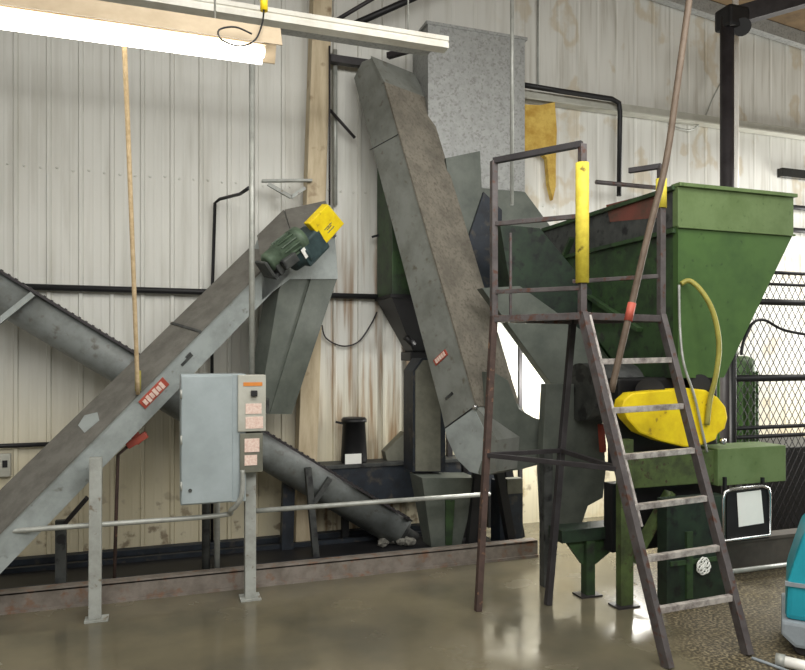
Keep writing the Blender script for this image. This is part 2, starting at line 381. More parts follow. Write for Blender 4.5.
# ------------------------------------------------------------------ trough and kerb along the wall
kq = at(247, 588, z=0).y
kr = at(548, 562, z=0)
b = B()
b.box((-2, kq, 0), (kr.x, kq+.05, .135), .004); b.box((-2, kq-.015, 0), (kr.x, kq, .02)); b.box((-2, kq, .118), (kr.x, kq+.09, .14), .003)
solo('kerb', b, 'rustlite', 'rusty steel channel kerb along the floor in front of the dark trough', 'kerb')
t = Thing('drag_trough', 'long black drag trough between the rusty kerb and the ribbed wall', 'trough', (1, kq/2, 0))
b = B(); b.box((-2, kq+.12, 0), (kr.x-.2, -.025, .05)); t.part('pan', b, 'black')
b = B(); b.box((-2, -.11, .05), (kr.x-.2, -.025, .1), .004); b.box((-2, -.3, .05), (kr.x-.2, -.26, .085)); b.box((-2, kq+.2, .05), (kr.x-.2, kq+.24, .1)); t.part('side_rail', b, 'navy')

# ------------------------------------------------------------------ tubular auger conveyor
ya = -.42
def au(px, py): return at(px, py, y=ya)
A0, A1 = au(0, 291), au(398, 529)
ax = (A1-A0).normalized(); A0 = A0-ax*1.0
nr = Vector((0, -1, 0)).cross(ax).normalized()
if nr.z < 0: nr = -nr
R = .155
t = Thing('screw_conveyor', 'long grey tubular screw conveyor sloping down to the right behind the inclined conveyor', 'conveyor', (A1.x, ya, 0.05))
b = B(); n = 28; L_ = (A1-A0).length
sec = []
for k in range(n+1):
    a_ = PI*k/n; sec.append((math.cos(a_)*R, -math.sin(a_)*R))
sec = [(R, R*.75)]+sec+[(-R, R*.75)]
b.loft([A0+Vector((0, 1, 0))*p+nr*q for p, q in sec], [A1+Vector((0, 1, 0))*p+nr*q for p, q in sec])
for f in b.bm.faces: f.smooth = len(f.verts) == 4 and abs(f.normal.dot(nr)) < .99
t.part('trough', b, 'auger')
b = B(); b.obox((A0+A1)/2+nr*(R*.75+.008), ax, Vector((0, 1, 0)), nr, L_, R*2+.07, .016)
for k in range(int(L_/.055)): b.obox(A0+ax*(.03+k*.055)+nr*(R*.75+.02)+Vector((0, -R-.02, 0)), ax, Vector((0, 1, 0)), nr, .018, .018, .012)
lid = t.part('lid', b, 'darksteel')
b = B(); q = A1-ax*.06; b.lathe(q, ax, [(0, R*.9), (.1, R*.9), (.1, .06), (.25, .06)], 20); t.part('end_bearing', b, 'darkmach')
q0 = at(308, 468, y=ya-.2); q1 = at(316, 560, y=ya-.2)
b = B(); b.bar((q0.x, ya-.19, q0.z), (q1.x, ya-.19, .05), .05, .07, (0, 1, 0)); t.part('leg', b, 'darkmach')
b = B(); b.bar((q0.x-.1, ya+.12, q0.z), (q0.x-.12, ya+.12, .05), .1, .1, (0, 1, 0)); t.part('leg', b, 'navy')
s0, s1 = at(330, 478, y=ya-.2), at(314, 502, y=ya-.2); b = B(); b.bar((s0.x, ya-.2, s0.z), (s1.x, ya-.2, s1.z), .04, .05, (0, 1, 0)); t.part('brace', b, 'darkmach')
s0, s1 = at(-12, 330, y=ya-.2), at(33, 294, y=ya-.2); b = B(); b.bar((s0.x, ya-.19, s0.z), (s1.x, ya-.19, s1.z), .04, .05, (0, 1, 0)); t.part('strut', b, 'grey')
for k in range(10):
    q = at(396+random.uniform(-14, 18), 544, y=ya+random.uniform(-.22, .0)); b = B(); b.lump((q.x, q.y, .085), (.05, .05, .035), k)
    solo('debris_lump', b, 'debris', 'small grey lump of wet material spilled at the screw conveyor tail', 'debris', 'lumps at the screw conveyor tail')

# ------------------------------------------------------------------ inclined drag conveyor, left
dA, dB, W, H = 4.3, 5.3, .37, .20
Ca, Cb = at(0, 533, d=dA), at(252, 280, d=dB)
ax = (Cb-Ca); ax.normalize(); hd = Vector((ax.x, ax.y, 0)).normalized(); wd = Vector((-hd.y, hd.x, 0)); nd = ax.cross(wd).normalized()
if nd.z > 0: nd = -nd
rl = math.radians(15); wd, nd = wd*math.cos(rl)-nd*math.sin(rl), nd*math.cos(rl)+wd*math.sin(rl)
Lc = (Cb-Ca).length
def cv(s, w=0, n=0): return Ca+ax*s+wd*w+nd*n
def on_side(px, py, off=0.0):
    """sight line met with the conveyor's lit side plane"""
    r = RT*((px-CX)/F)+FW+UP*(-(py-CY)/F); N_ = wd; k = (Ca+wd*off-CAM).dot(N_)/r.dot(N_); return CAM+r*k
foot = at(95, 620, z=0)
t = Thing('inclined_conveyor', 'light grey inclined drag conveyor rising to a yellow guarded drive, front left', 'conveyor', (foot.x, foot.y, 0))
hd0 = on_side(262, 270); hs = (hd0-Ca).dot(ax)+.2
b = B()
b.prism([cv(-1.1, 0, 0), cv(hs, 0, 0), cv(hs, 0, H), cv(-1.1, 0, H)], wd*W)
t.part('casing', b, 'grey')
b = B(); b.prism([cv(-1.1, -.015, -.012), cv(hs, -.015, -.012), cv(hs, -.015, 0.0), cv(-1.1, -.015, 0.0)], wd*(W+.03)); cover = t.part('cover', b, 'dusty', label='dusty dark top cover')
b = B(); q = (on_side(200, 335)-Ca).dot(ax); b.prism([cv(q, -.02, -.018), cv(q+.02, -.02, -.018), cv(q+.02, -.02, 0), cv(q, -.02, 0)], wd*(W+.04)); t.part('seam_strip', b, 'darkmach', cover)
b = B(); q = (on_side(95, 440)-Ca).dot(ax); b.prism([cv(q, .12, -.0135), cv(q+.12, .1, -.0135), cv(q+.16, .2, -.0135), cv(q+.1, .3, -.0135), cv(q+.02, .26, -.0135)], nd*-.002); t.part('scrape_mark', b, 'grey', cover)
# head: bends level over the drive, then a vertical discharge nose
h1, h2, h3, h4 = on_side(262, 270), on_side(292, 241), on_side(335, 237), on_side(338, 279)
h5, h6 = on_side(290, 279), on_side(262, 300)
k1_, k2_, k3_ = on_side(258.5, 237, W), on_side(285, 211, W), on_side(326, 202, W)
b = B(); b.loft([h1, h2, h3, h4, h5, h6], [k1_, k2_, k3_, h4+wd*W, h5+wd*W, h6+wd*W]); head = t.part('head_box', b, 'grey')
b = B()
for p, q, p2, q2 in ((h1, h2, k1_, k2_), (h2, h3, k2_, k3_)):
    e_ = (q-p).cross(p2-p).normalized(); e_ = e_ if e_.z > 0 else -e_
    b.loft([p-wd*.012+e_*.002, q-wd*.012+e_*.002, q2+wd*.01+e_*.002, p2+wd*.01+e_*.002], [p-wd*.012+e_*.014, q-wd*.012+e_*.014, q2+wd*.01+e_*.014, p2+wd*.01+e_*.014])
t.part('head_cover', b, 'dusty', head, 'dusty dark head cover')
# red and white plate on the side
b = B(); q = on_side(154, 393, -.004); b.obox(q, ax, wd, nd, .235, .006, .075); pl = t.part('name_plate', b, 'red', label='red plate with white marks')
b = B()
for k in range(6): b.obox(q+ax*(-.085+.032*k)-wd*.005, ax, wd, nd, .025, .004, .055 if k % 2 else .042)
t.part('plate_mark', b, 'pink', pl)
b = B(); q = on_side(187, 360, -.003); b.obox(q, ax, wd, nd, .11, .006, .02); b.obox(q+ax*.03+nd*-.02, ax, wd, nd, .05, .006, .014); t.part('scuff', b, 'darkmach')
# legs
lt = on_side(96, 458, -.02)
b = B(); b.bar((foot.x, foot.y, .012), (foot.x+.005, foot.y, at(96, 457, d=4.5).z), .075, .06, (0, 1, 0), .004); lg = t.part('leg', b, 'post')
b = B(); b.box((foot.x-.06, foot.y-.05, 0), (foot.x+.08, foot.y+.05, .012)); t.part('foot_plate', b, 'post', lg)
b = B(); b.bar((foot.x, foot.y+.02, lt.z-.1), (lt.x, lt.y+.05, lt.z-.1), .04, .08); t.part('leg_bracket', b, 'post', lg)
q0 = at(61, 520, y=kq+.25); b = B(); b.bar((q0.x, kq+.25, .05), (q0.x, kq+.25, q0.z), .07, .05, (0, 1, 0)); t.part('leg', b, 'darkmach')
q1 = at(87, 498, y=kq+.2); b = B(); b.bar((q0.x+.02, kq+.25, at(68, 524, y=kq+.25).z), (q1.x, kq+.2, q1.z), .03, .05, (0, 1, 0)); t.part('brace', b, 'darksteel')
# drive: motor, gearbox and yellow guard hung on the lit side of the head
ma, mb = on_side(266, 264, -.13), on_side(300, 238, -.13); md = (mb-ma).normalized(); ml = (mb-ma).length
b = B(); b.lathe(ma, md, [(0, .05), (.02, .075), (ml*.3, .078), (ml*.3, .083), (ml*.8, .083), (ml*.8, .1), (ml, .1)], 24)
for k in range(14):
    a_ = 2*PI*k/14; u_ = md.cross(wd).normalized(); v_ = md.cross(u_)
    b.obox(ma+md*(ml*.6)+(u_*math.cos(a_)+v_*math.sin(a_))*.086, md, (u_*math.cos(a_)+v_*math.sin(a_)), md.cross(u_*math.cos(a_)+v_*math.sin(a_)), ml*.45, .02, .008)
mot = t.part('motor', b, 'grn_mot')
b = B(); q = ma+md*(ml*.5)-wd*.06-UP*.07; b.obox(q, md, wd, nd, .14, .08, .08, .01); b.obox(ma-md*.01-UP*.03, md, wd, nd, .03, .14, .14, .02); t.part('terminal_box', b, 'darkmach', mot)
gc = on_side(307, 246, -.12)
b = B(); b.obox(gc, ax, wd, nd, .25, .2, .2, .02); b.lathe(gc-ax*.2, ax, [(0, .08), (.1, .1), (.1, .12), (.13, .12)], 20); gb = t.part('gearbox', b, 'teal_mot')
b = B(); b.obox(on_side(305, 253, -.225), ax, wd, nd, .04, .008, .08); t.part('name_plate', b, 'paper', gb)
b = B(); b.obox(on_side(282, 264, -.1), ax, wd, nd, .3, .16, .03); b.obox(on_side(276, 268, -.14), ax, wd, nd, .05, .12, .1, .01); t.part('motor_mount', b, 'darkmach')
gq = [on_side(328, 204, -.22), on_side(344.5, 223.6, -.22), on_side(326.6, 243.7, -.22), on_side(309, 223.6, -.22)]
b = B(); b.prism(gq, wd*.07, .008); gd = t.part('belt_guard', b, 'yellow', label='square yellow belt guard')
gcen = sum(gq, Vector())/4; e1_ = (gq[1]-gq[0]).normalized(); e2_ = (gq[3]-gq[0]).normalized()
b = B()
for k, wdt in ((.02, .09), (.035, .06), (.06, .08)): b.obox(gcen+e1_*(k)+e2_*.01-wd*.001, e2_, wd, e1_, wdt, .004, .006)
t.part('warning_marks', b, 'olive', gd)
# discharge chute down to the screw conveyor
dc = -.02
c1 = [on_side(290, 272, .03), on_side(337, 279, .03), on_side(293, 414, .03), on_side(270, 414, .03)]
b = B(); b.prism([on_side(288, 268, .03), on_side(337, 279, .03), on_side(292, 414, .03), on_side(265, 414, .03), on_side(265, 374, .03), on_side(279, 290, .03)], wd*.18)
ch = t.part('discharge_chute', b, 'chute', label='dark grey discharge chute')
b = B(); b.prism([on_side(311, 279, .015), on_side(337, 279, .015), on_side(292, 414, .015), on_side(270, 414, .015)], wd*.02); t.part('chute_plate', b, 'chute', ch)
# red lever hung under the conveyor with rusty rod
q = at(138, 438, y=-.95); r0, r1 = at(118, 455, y=-.95), at(114, 548, y=-.95)
t = Thing('shutoff_valve', 'red shut-off handle on a thin rusty rod under the inclined conveyor', 'valve', (r1.x, -.95, .0))
b = B(); b.bar(at(127, 446, y=-.95), at(147, 434, y=-.95), .07, .05, (0, 0, 1), .01); b.bar(at(133, 440, y=-.95), at(140, 434, y=-.95), .05, .1, (0, 0, 1), .01); t.part('handle', b, 'red')
b = B(); b.tube([at(128, 446, y=-.95), r0, (r1.x, -.95, .05)], .012, 8); t.part('rod', b, 'rust')

# ------------------------------------------------------------------ electrical cabinet on its post
pf = at(250, 598, z=0); yp = pf.y
t = Thing('electrical_cabinet', 'tall light grey electrical cabinet on a square floor post, left of the switch boxes', 'cabinet', (pf.x, yp, 0))
c0, c1 = at(180, 374, y=yp-.02), at(242, 498, y=yp-.02)
pt = at(250, 420, y=yp)
b = B(); b.bar((pf.x, yp, .01), (pf.x, yp, pt.z+.2), .075, .075, (0, 1, 0), .004); ps = t.part('post', b, 'post')
b = B(); b.box((pf.x-.07, yp-.07, 0), (pf.x+.07, yp+.07, .012)); t.part('foot_plate', b, 'post', ps)
xr = pf.x-.045
b = B(); b.box((c0.x, yp-.14, c1.z), (xr, yp+.08, c0.z), .006); enc = t.part('enclosure', b, 'cab')
b = B(); b.box((c0.x+.005, yp-.158, c1.z+.01), (xr-.09, yp-.141, c0.z-.01), .005); dr = t.part('door', b, 'cab')
for f_ in (.15, .5, .85):
    b = B(); b.cyl((c0.x+.004, yp-.155, c1.z+(c0.z-c1.z)*f_-.03), (c0.x+.004, yp-.155, c1.z+(c0.z-c1.z)*f_+.03), .008, 8); t.part('hinge', b, 'conduit', dr)
b = B(); b.cyl((c0.x+.06, yp-.165, c1.z+.1), (c0.x+.06, yp-.157, c1.z+.1), .012, 10); t.part('latch', b, 'darkmach', dr)
def zpx(py, y, px=250): return at(px, py, y=y).z
ys = yp-.16
a0, a1 = at(238, 375, y=ys), at(266, 431, y=ys)
t = Thing('disconnect_switch', 'upper pale switch box with orange label beside the grey cabinet', 'switch box', (a0.x, yp-.1, a1.z))
b = B(); b.box((a0.x, ys, a1.z), (a1.x, yp-.04, a0.z), .006); bx_ = t.part('box', b, 'beige')
b = B(); b.box((a0.x+.035, ys-.004, a0.z-.075), (a1.x-.025, ys+.001, a0.z-.05)); t.part('brand_strip', b, 'orange', bx_)
b = B(); b.box((a0.x+.085, ys-.025, a0.z-.145), (a1.x-.06, ys+.001, a0.z-.105), .004); t.part('switch_knob', b, 'black')
b = B(); b.box((a0.x+.05, ys-.004, a1.z+.12), (a1.x-.03, ys+.001, a1.z+.19)); b.box((a0.x+.05, ys-.004, a1.z+.02), (a1.x-.02, ys+.001, a1.z+.1)); t.part('warning_label', b, 'pink', bx_)
b = B(); b.bar((a1.x+.015, ys+.04, a1.z+.12), (a1.x+.015, ys+.02, a1.z+.22), .02, .03, (0, 1, 0), .004); t.part('lever', b, 'darkmach')
a0, a1 = at(240, 433, y=ys), at(263, 472, y=ys)
t = Thing('junction_box', 'lower small switch box under the orange labelled switch box on the post', 'switch box', (a0.x, yp-.1, a1.z))
b = B(); b.box((a0.x, ys, a1.z), (a1.x, yp-.04, a0.z-.005), .006); bx_ = t.part('box', b, 'olive')
b = B(); b.box((a0.x+.03, ys-.004, a1.z+.14), (a1.x-.025, ys+.001, a0.z-.04)); b.box((a0.x+.03, ys-.004, a1.z+.05), (a1.x-.04, ys+.001, a1.z+.12)); t.part('warning_label', b, 'pink', bx_)
# conduits to the cabinet
zt = at(253, 45, y=yp+.06).z
pipe('conduit', [(pf.x+.02, yp+.06, pt.z+.2), (pf.x+.02, yp+.06, zt)], .02, 'conduit', 'tall pale conduit rising from the switch boxes to the lit fixture', 'conduit')
q0, q1, q2 = at(250, 188, y=yp+.06), at(215, 203, y=-.06), at(212, 300, y=-.06)
pipe('wall_pipe', [(pf.x, yp+.06, q0.z), at(240, 194, y=-.4), at(220, 199, y=-.1), q1, q2, (q2.x, -.06, .1)], .014, 'black', 'thin black pipe bending from the tall conduit down the ribbed wall')
yr1 = -1.345; zr = at(120, 523, y=yr1).z
pipe('conduit', [(-1, yr1, zr), (.6, yr1, zr), (at(215, 514, y=yr1).x, yr1, zr), at(231, 510, y=-1.40), at(240, 500, y=-1.45), at(242.5, 488, y=-1.46), at(242.5, 470, y=-1.45)], .017, 'conduit', 'grey conduit running left along the kerb and curving up to the lower switch box', 'conduit', sm=5)
zr2 = at(370, 500, y=yp+.16).z
pipe('guard_rail', [(pf.x+.03, yp+.07, zr2), (at(490, 494, y=yp+.07).x, yp+.07, zr2)], .018, 'conduit', 'grey horizontal pipe rail from the cabinet post to the elevator stand', 'rail')
for px, m_, r_, lab in ((206, 'darkmach', .03, 'dark standing conduit behind the cabinet, left of the pair'), (217, 'conduit', .022, 'pale standing conduit behind the cabinet, right of the pair')):
    q = at(px, 540, y=kq+.2); pipe('conduit', [(q.x, kq+.2, .05), (q.x, kq+.2, 1.0)], r_, m_, lab, 'conduit')

# ------------------------------------------------------------------ bucket elevator
Ea, Eb = at(475, 405, d=5.3), at(394, 120, d=5.93)
ex = (Eb-Ea).normalized(); eh = Vector((ex.x, ex.y, 0)).normalized(); ew = Vector((-eh.y, eh.x, 0))
if ew.dot(RT) < 0: ew = -ew
en = ex.cross(ew).normalized()
if en.z > 0: en = -en
def el(s, w=0, n=0): return Ea+ex*s+ew*w+en*n
def on_el(px, py, off=0.0):
    r = RT*((px-CX)/F)+FW+UP*(-(py-CY)/F); k = (Ea+ew*off-CAM).dot(ew)/r.dot(ew); return CAM+r*k
EW, EH = .52, .33
bs = at(470, 545, z=.05)
t = Thing('bucket_elevator', 'tall grey inclined bucket elevator with a brown dusty top, leaning left in the centre', 'elevator', (el(-.3).x, el(-.3).y, 0))
st_ = (on_el(383, 84)-Ea).dot(ex)
prof = [el(st_, 0, 0)]
prof += [on_el(372, 58), on_el(362, 62), on_el(354, 78)]
prof += [on_el(441, 410), on_el(447, 438), on_el(457, 459), on_el(470, 472), on_el(484, 476), on_el(496, 472), on_el(497, 440), on_el(487, 420), el(0, 0, 0)]
b = B(); b.prism(prof, ew*EW); cas = t.part('casing', b, 'grey2')
b = B(); b.prism([el(-.02, -.006, -.006), el(st_, -.006, -.006), el(st_, -.006, -.02), el(-.02, -.006, -.02)], ew*(EW+.012)); t.part('cover', b, 'dusty2', label='brown dusty cover')
b = B(); h_ = on_el(372, 58); b.prism([el(st_, -.012, .005), h_-ew*.012, h_-ew*.012+UP*.015, el(st_, -.012, -.02)], ew*(EW+.024)); t.part('head_cover', b, 'grey2', label='grey head cover')
b = B(); b.bar(on_el(445, 428, -.004), on_el(474, 407, -.004), .006, .012, ew); t.part('seam', b, 'black', cas)
b = B(); b.prism([on_el(445.5, 429, -.0), on_el(474.5, 408.5, -.0), on_el(484, 428, -.0), on_el(487, 452, 0), on_el(486, 475.5, 0), on_el(470, 471.5, 0), on_el(457, 458.5, 0), on_el(447.5, 438, 0)], ew*-.006); t.part('boot_panel', b, 'grey', cas)
b = B(); b.lathe(on_el(476, 407, 0), -ew, [(0, .02), (.02, .02), (.03, .01)], 12); t.part('bolt', b, 'chrome', cas)
b = B(); q = on_el(440.5, 357.5, -.004); rd = (on_el(449, 350)-on_el(433, 365)).normalized(); rn = rd.cross(ew).normalized(); b.obox(q, rd, ew, rn, .155, .006, .052); pl = t.part('name_plate', b, 'red', cas, 'red plate with white marks')
b = B()
for k in range(5): b.obox(q+rd*(-.05+.025*k)-ew*.005, rd, ew, rn, .019, .004, .036)
t.part('plate_mark', b, 'pink', pl)
b = B(); q = on_el(449, 396, -.004); b.obox(q, rd, ew, rn, .09, .008, .02); t.part('latch', b, 'darkmach', cas)
b = B(); b.bar(on_el(370, 150, -.003), on_el(399, 134, -.003), .004, .01, ew); t.part('seam', b, 'darkmach', cas)
# boot inlet reaching right
yi = el(-.38, .12).y
i_ = [at(494, 372, y=yi), at(508, 380, y=yi), at(519, 409, y=yi), at(535, 418, y=yi), at(563, 425, y=yi), at(563, 458, y=yi), at(520, 470, y=yi), at(480, 474, y=yi)]
b = B(); b.prism(i_, (0, .3, 0), .006); t.part('boot_inlet', b, 'chute')
# head motor atop
q = el(st_+.05, .3, 0)
b = B(); hm = on_el(402, 47, .3); b.lump(hm, (.06, .05, .04), 3); b.bar(on_el(388, 56, .25), on_el(408, 50, .3), .05, .05); t.part('head_bearing', b, 'darksteel')
# stand
yk_ = max(yi+.1, kq+.16)
for px0, px1, dy in ((478, 470, 0), (497, 512, 0), (482, 477, .28), (506, 520, .28)):
    q0, q1 = at(px0, 472, y=yk_+dy), at(px1, 548, y=yk_+dy); bb = B(); bb.bar((q0.x, yk_+dy, q0.z+.08), (q1.x, yk_+dy, .05), .07, .07, (0, 1, 0)); t.part('leg', bb, 'black')
q0, q1 = at(500, 482, y=yk_+.06), at(523, 548, y=yk_+.06)
b = B(); b.box((q0.x, yk_+.06, 0.05), (q1.x, yk_+.24, q0.z), .006); t.part('base_block', b, 'navy')
q = at(516, 486, y=yk_); b = B(); b.box((q.x-.1, yk_-.03, q.z-.06), (q.x+.05, yk_+.05, q.z+.07), .005); t.part('end_plate', b, 'olive')
k0, k1, k2, k3 = at(422, 478, y=yk_), at(478, 478, y=yk_), at(463, 549, y=yk_), at(434, 549, y=yk_)
b = B(); b.loft([k0, k1, k1+Vector((0, .3, 0)), k0+Vector((0, .3, 0))], [k3+Vector((0, .05, 0)), k2+Vector((0, .05, 0)), k2+Vector((0, .25, 0)), k3+Vector((0, .25, 0))]); hp = t.part('bottom_cone', b, 'chute')
b = B(); b.prism([at(446, 500, y=yk_-.004), at(455, 500, y=yk_-.0), at(452, 545, y=yk_+.03), at(446, 545, y=yk_+.03)], (0, .02, 0)); t.part('paint_streak', b, 'greendark', hp, 'green paint streak')

# ------------------------------------------------------------------ galvanised surge bin above
yb = -.42
s0, s1, s2 = at(428, 25, y=yb), at(525, 37, y=yb), at(525, 192, y=yb)
t = Thing('surge_bin', 'tall square galvanised surge bin standing behind the elevator head', 'bin', ((s0.x+s1.x)/2, yb/2, 0))
zt = at(470, 29, y=yb).z
b = B(); b.box((s0.x, yb, s2.z), (s1.x, -.03, zt), .006); bn = t.part('bin', b, 'galv')
b = B(); b.box((s0.x-.02, yb-.015, zt-.02), (s1.x+.02, -.02, zt+.005)); t.part('rim', b, 'galv', bn)
xm = at(447, 200, y=yb).x
b = B(); b.loft([(s0.x, yb, s2.z), (s1.x, yb, s2.z), (s1.x, -.04, s2.z), (s0.x, -.04, s2.z)],
               [(s0.x+.4, yb+.0, s2.z-.36), (s1.x+.32, yb+.0, s2.z-.36), (s1.x+.32, -.1, s2.z-.36), (s0.x+.4, -.1, s2.z-.36)]); t.part('cone', b, 'chute')
for xx, yy in ((s0.x+.04, yb+.04), (s1.x-.03, yb+.04)):
    b = B(); b.bar((xx, yy, 0.05), (xx, yy, s2.z), .035, .035, (0, 1, 0)); t.part('leg', b, 'darksteel')
# baffle plate beside the elevator
yq = yb-.16
b = B(); b.prism([at(446, 158, y=yq), at(480, 151, y=yq), at(483, 216, y=yq), at(470, 260, y=yq), at(452, 240, y=yq)], (0, .14, 0)); t.part('baffle_plate', b, 'chute', label='dark grey baffle plate')
b = B(); b.prism([at(484, 192, y=yq-.03), at(502, 210, y=yq-.03), at(502, 290, y=yq-.03), at(474, 330, y=yq-.03), at(466, 245, y=yq-.03)], (0, .17, 0)); t.part('side_plate', b, 'navy', label='dark blue side plate')

# ------------------------------------------------------------------ green bin behind the elevator
yg = -.5
g0, g2 = at(377, 168, y=-.06), at(377, 298, y=-.06)
xa, xb = g0.x, g0.x+.75
t = Thing('cone_bin', 'dark green cone-bottomed bin half hidden behind the grey elevator', 'bin', (xa+.3, -.3, 0))
b = B(); b.box((xa, yg, g2.z), (xb, -.06, g0.z), .006); bn = t.part('bin', b, 'greendark')
b = B(); b.box((xa-.02, yg-.02, g2.z-.03), (xb+.02, -.05, g2.z)); t.part('flange', b, 'black', bn)
q = at(413, 352, y=yg+.1); b = B()
b.loft([(xa, yg, g2.z-.03), (xb, yg, g2.z-.03), (xb, -.06, g2.z-.03), (xa, -.06, g2.z-.03)], [(q.x, yg+.1, q.z), (q.x+.2, yg+.1, q.z), (q.x+.2, -.2, q.z), (q.x, -.2, q.z)]); t.part('cone', b, 'black')
b = B(); b.box((q.x-.03, yg+.08, q.z-.08), (q.x+.25, -.15, q.z), .01); b.cyl(at(405, 337, y=yg+.05), at(414, 345, y=yg+.05), .03, 10); t.part('gate', b, 'black')
b = B(); b.bar(at(372, 237, y=-.1), at(383, 234, y=-.1), .02, .02); t.part('latch', b, 'black', bn)
for xx, yy in ((xb-.04, yg+.04), (xb-.04, -.1)):
    b = B(); b.bar((xx, yy, 0.05), (xx, yy, g2.z), .05, .05, (0, 1, 0)); t.part('leg', b, 'darksteel')
# duct under it
yd = -.72
d0, d1, d2, d3, d4 = at(413, 371, y=yd), at(422, 358, y=yd), at(440, 358, y=yd), at(440, 472, y=yd), at(413, 472, y=yd)
t = Thing('down_duct', 'olive grey vertical duct below the green bin, left of the elevator boot', 'duct', ((d3.x+d4.x)/2, yd+.1, d4.z))
b = B(); b.prism([d0, d1, d2+Vector((.05, 0, 0)), d3+Vector((.05, 0, 0)), d4], (0, .24, 0)); t.part('casing', b, 'navy')
b = B(); b.prism([at(415, 371, y=yd-.004), at(423, 360, y=yd-.004), at(440, 360, y=yd-.004), at(440, 471, y=yd-.004), at(415, 471, y=yd-.004)], (0, -.012, 0)); t.part('front_panel', b, 'olive')

# ------------------------------------------------------------------ dark machine bed and what is on it
ym = -.26
m0, m1 = at(325, 463, y=ym), at(500, 463, y=ym)
zt = at(400, 462, y=ym).z; zb = at(400, 500, y=ym).z
t = Thing('machine_bed', 'long dark oily machine bed along the wall behind the screw conveyor, under the black bucket', 'machine', ((m0.x+m1.x)/2, -.15, 0.05))
b = B(); b.box((m0.x, ym, zb), (m1.x, -.03, zt), .01); t.part('bed', b, 'navy')
b = B(); b.box((m0.x-.03, ym-.015, zt-.03), (m1.x, -.02, zt+.004), .005); t.part('bed_top', b, 'darkmach')
for px in (345, 425, 490):
    q = at(px, 500, y=ym+.05); b = B(); b.bar((q.x, ym+.05, .05), (q.x, ym+.05, zb), .06, .06, (0, 1, 0)); t.part('leg', b, 'black')
q = at(354, 462, y=-.15)
t = Thing('bucket', 'black bucket with a pale label standing on the dark machine bed', 'bucket', (q.x, -.15, zt))
hb = at(353, 418, y=-.15).z-zt
b = B(); b.lathe((q.x, -.15, zt+.004), (0, 0, 1), [(0, .115), (.02, .12), (hb*.9, .102), (hb*.9, .115), (hb*.97, .115), (hb*.97, .107), (hb, .105)], 28); t.part('body', b, 'black')
b = B(); ql = at(353, 457, y=-.26); b.box((ql.x-.075, -.272, zt+.006), (ql.x+.075, -.262, zt+.095), .002); t.part('label', b, 'paper')
b = B(); b.bar((q.x-.17, -.15, zt+hb-.03), (q.x-.09, -.15, zt+hb-.05), .02, .02); t.part('handle', b, 'black')
q = [at(385, 452, y=-.2), at(405, 432, y=-.2), at(410, 461, y=-.2), at(387, 461, y=-.2)]
b = B(); b.prism(q, (0, .12, 0), .004); solo('wedge_block', b, 'olive', 'olive wedge shaped block on the machine bed beside the duct', 'block')

# ------------------------------------------------------------------ green batch hopper / mixer, right
yh = -2.24
f0 = at(678, 185, y=yh); xh = f0.x
f1 = at(793, 191, y=yh); ztop = f0.z
zband = at(679, 226, y=yh).z
xr = f1.x
fb0, fb1 = at(681, 378, y=yh), at(724, 366, y=yh); zb = fb0.z
t = Thing('batch_hopper', 'big green tapered batch hopper on a green leg frame behind the ladder', 'hopper', (xh+.4, -1.6, 0))
ybk = at(530, 226, x=xh).y; ybk = min(ybk, -.3)
yb2 = at(622, 380, x=xh).y
b = B(); b.prism([(xh, yh, zband), (xr, yh, zband), (fb1.x, yh, zb), (xh, yh, zb)], (0, .05, 0)); t.part('front_panel', b, 'green')
b = B(); b.box((xh-.005, yh-.006, zband), (xr, yh+.05, ztop), .004); t.part('front_band', b, 'greenlite', label='faded green upper band')
b = B(); b.box((xh-.01, yh-.03, ztop-.012), (xr+.015, yh+.06, ztop+.015), .003); b.box((xh-.01, yh-.02, zband-.015), (xr+.005, yh-.004, zband+.0), .003); t.part('front_rim', b, 'greenlite')
# side sheets follow the taper back to the wall
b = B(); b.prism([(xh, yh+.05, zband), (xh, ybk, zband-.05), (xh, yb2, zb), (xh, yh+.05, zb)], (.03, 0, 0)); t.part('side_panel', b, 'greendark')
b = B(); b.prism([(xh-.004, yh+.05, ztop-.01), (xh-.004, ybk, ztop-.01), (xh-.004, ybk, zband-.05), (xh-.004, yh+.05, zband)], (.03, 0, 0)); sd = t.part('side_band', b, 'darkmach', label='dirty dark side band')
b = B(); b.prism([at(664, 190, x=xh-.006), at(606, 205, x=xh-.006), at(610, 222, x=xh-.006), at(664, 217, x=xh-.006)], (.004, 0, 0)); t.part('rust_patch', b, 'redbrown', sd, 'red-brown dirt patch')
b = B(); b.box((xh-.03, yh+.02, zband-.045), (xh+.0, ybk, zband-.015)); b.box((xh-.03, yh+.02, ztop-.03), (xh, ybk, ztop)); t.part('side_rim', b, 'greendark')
b = B(); b.prism([(xr, yh+.05, ztop), (xr, ybk, ztop), (xr, ybk, zband), (xr, yh+.05, zband)], (-.03, 0, 0))
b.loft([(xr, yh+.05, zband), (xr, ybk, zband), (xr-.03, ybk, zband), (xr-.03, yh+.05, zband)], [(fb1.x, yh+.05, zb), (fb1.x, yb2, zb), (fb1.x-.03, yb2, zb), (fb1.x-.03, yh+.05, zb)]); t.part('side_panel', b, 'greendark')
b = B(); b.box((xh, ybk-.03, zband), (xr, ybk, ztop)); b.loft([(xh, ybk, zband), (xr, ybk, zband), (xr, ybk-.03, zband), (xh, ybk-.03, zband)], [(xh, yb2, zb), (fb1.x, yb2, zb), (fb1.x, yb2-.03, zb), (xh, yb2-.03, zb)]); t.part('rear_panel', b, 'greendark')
# diagonal stiffener angles on the side
for a_, c_ in (((520, 235), (556, 275)), ((572, 238), (556, 275)), ((556, 275), (640, 330))):
    b = B(); p, q = at(*a_, x=xh-.03), at(*c_, x=xh-.03); b.bar(p, q, .03, .05, (1, 0, 0)); t.part('stiffener', b, 'greendark')
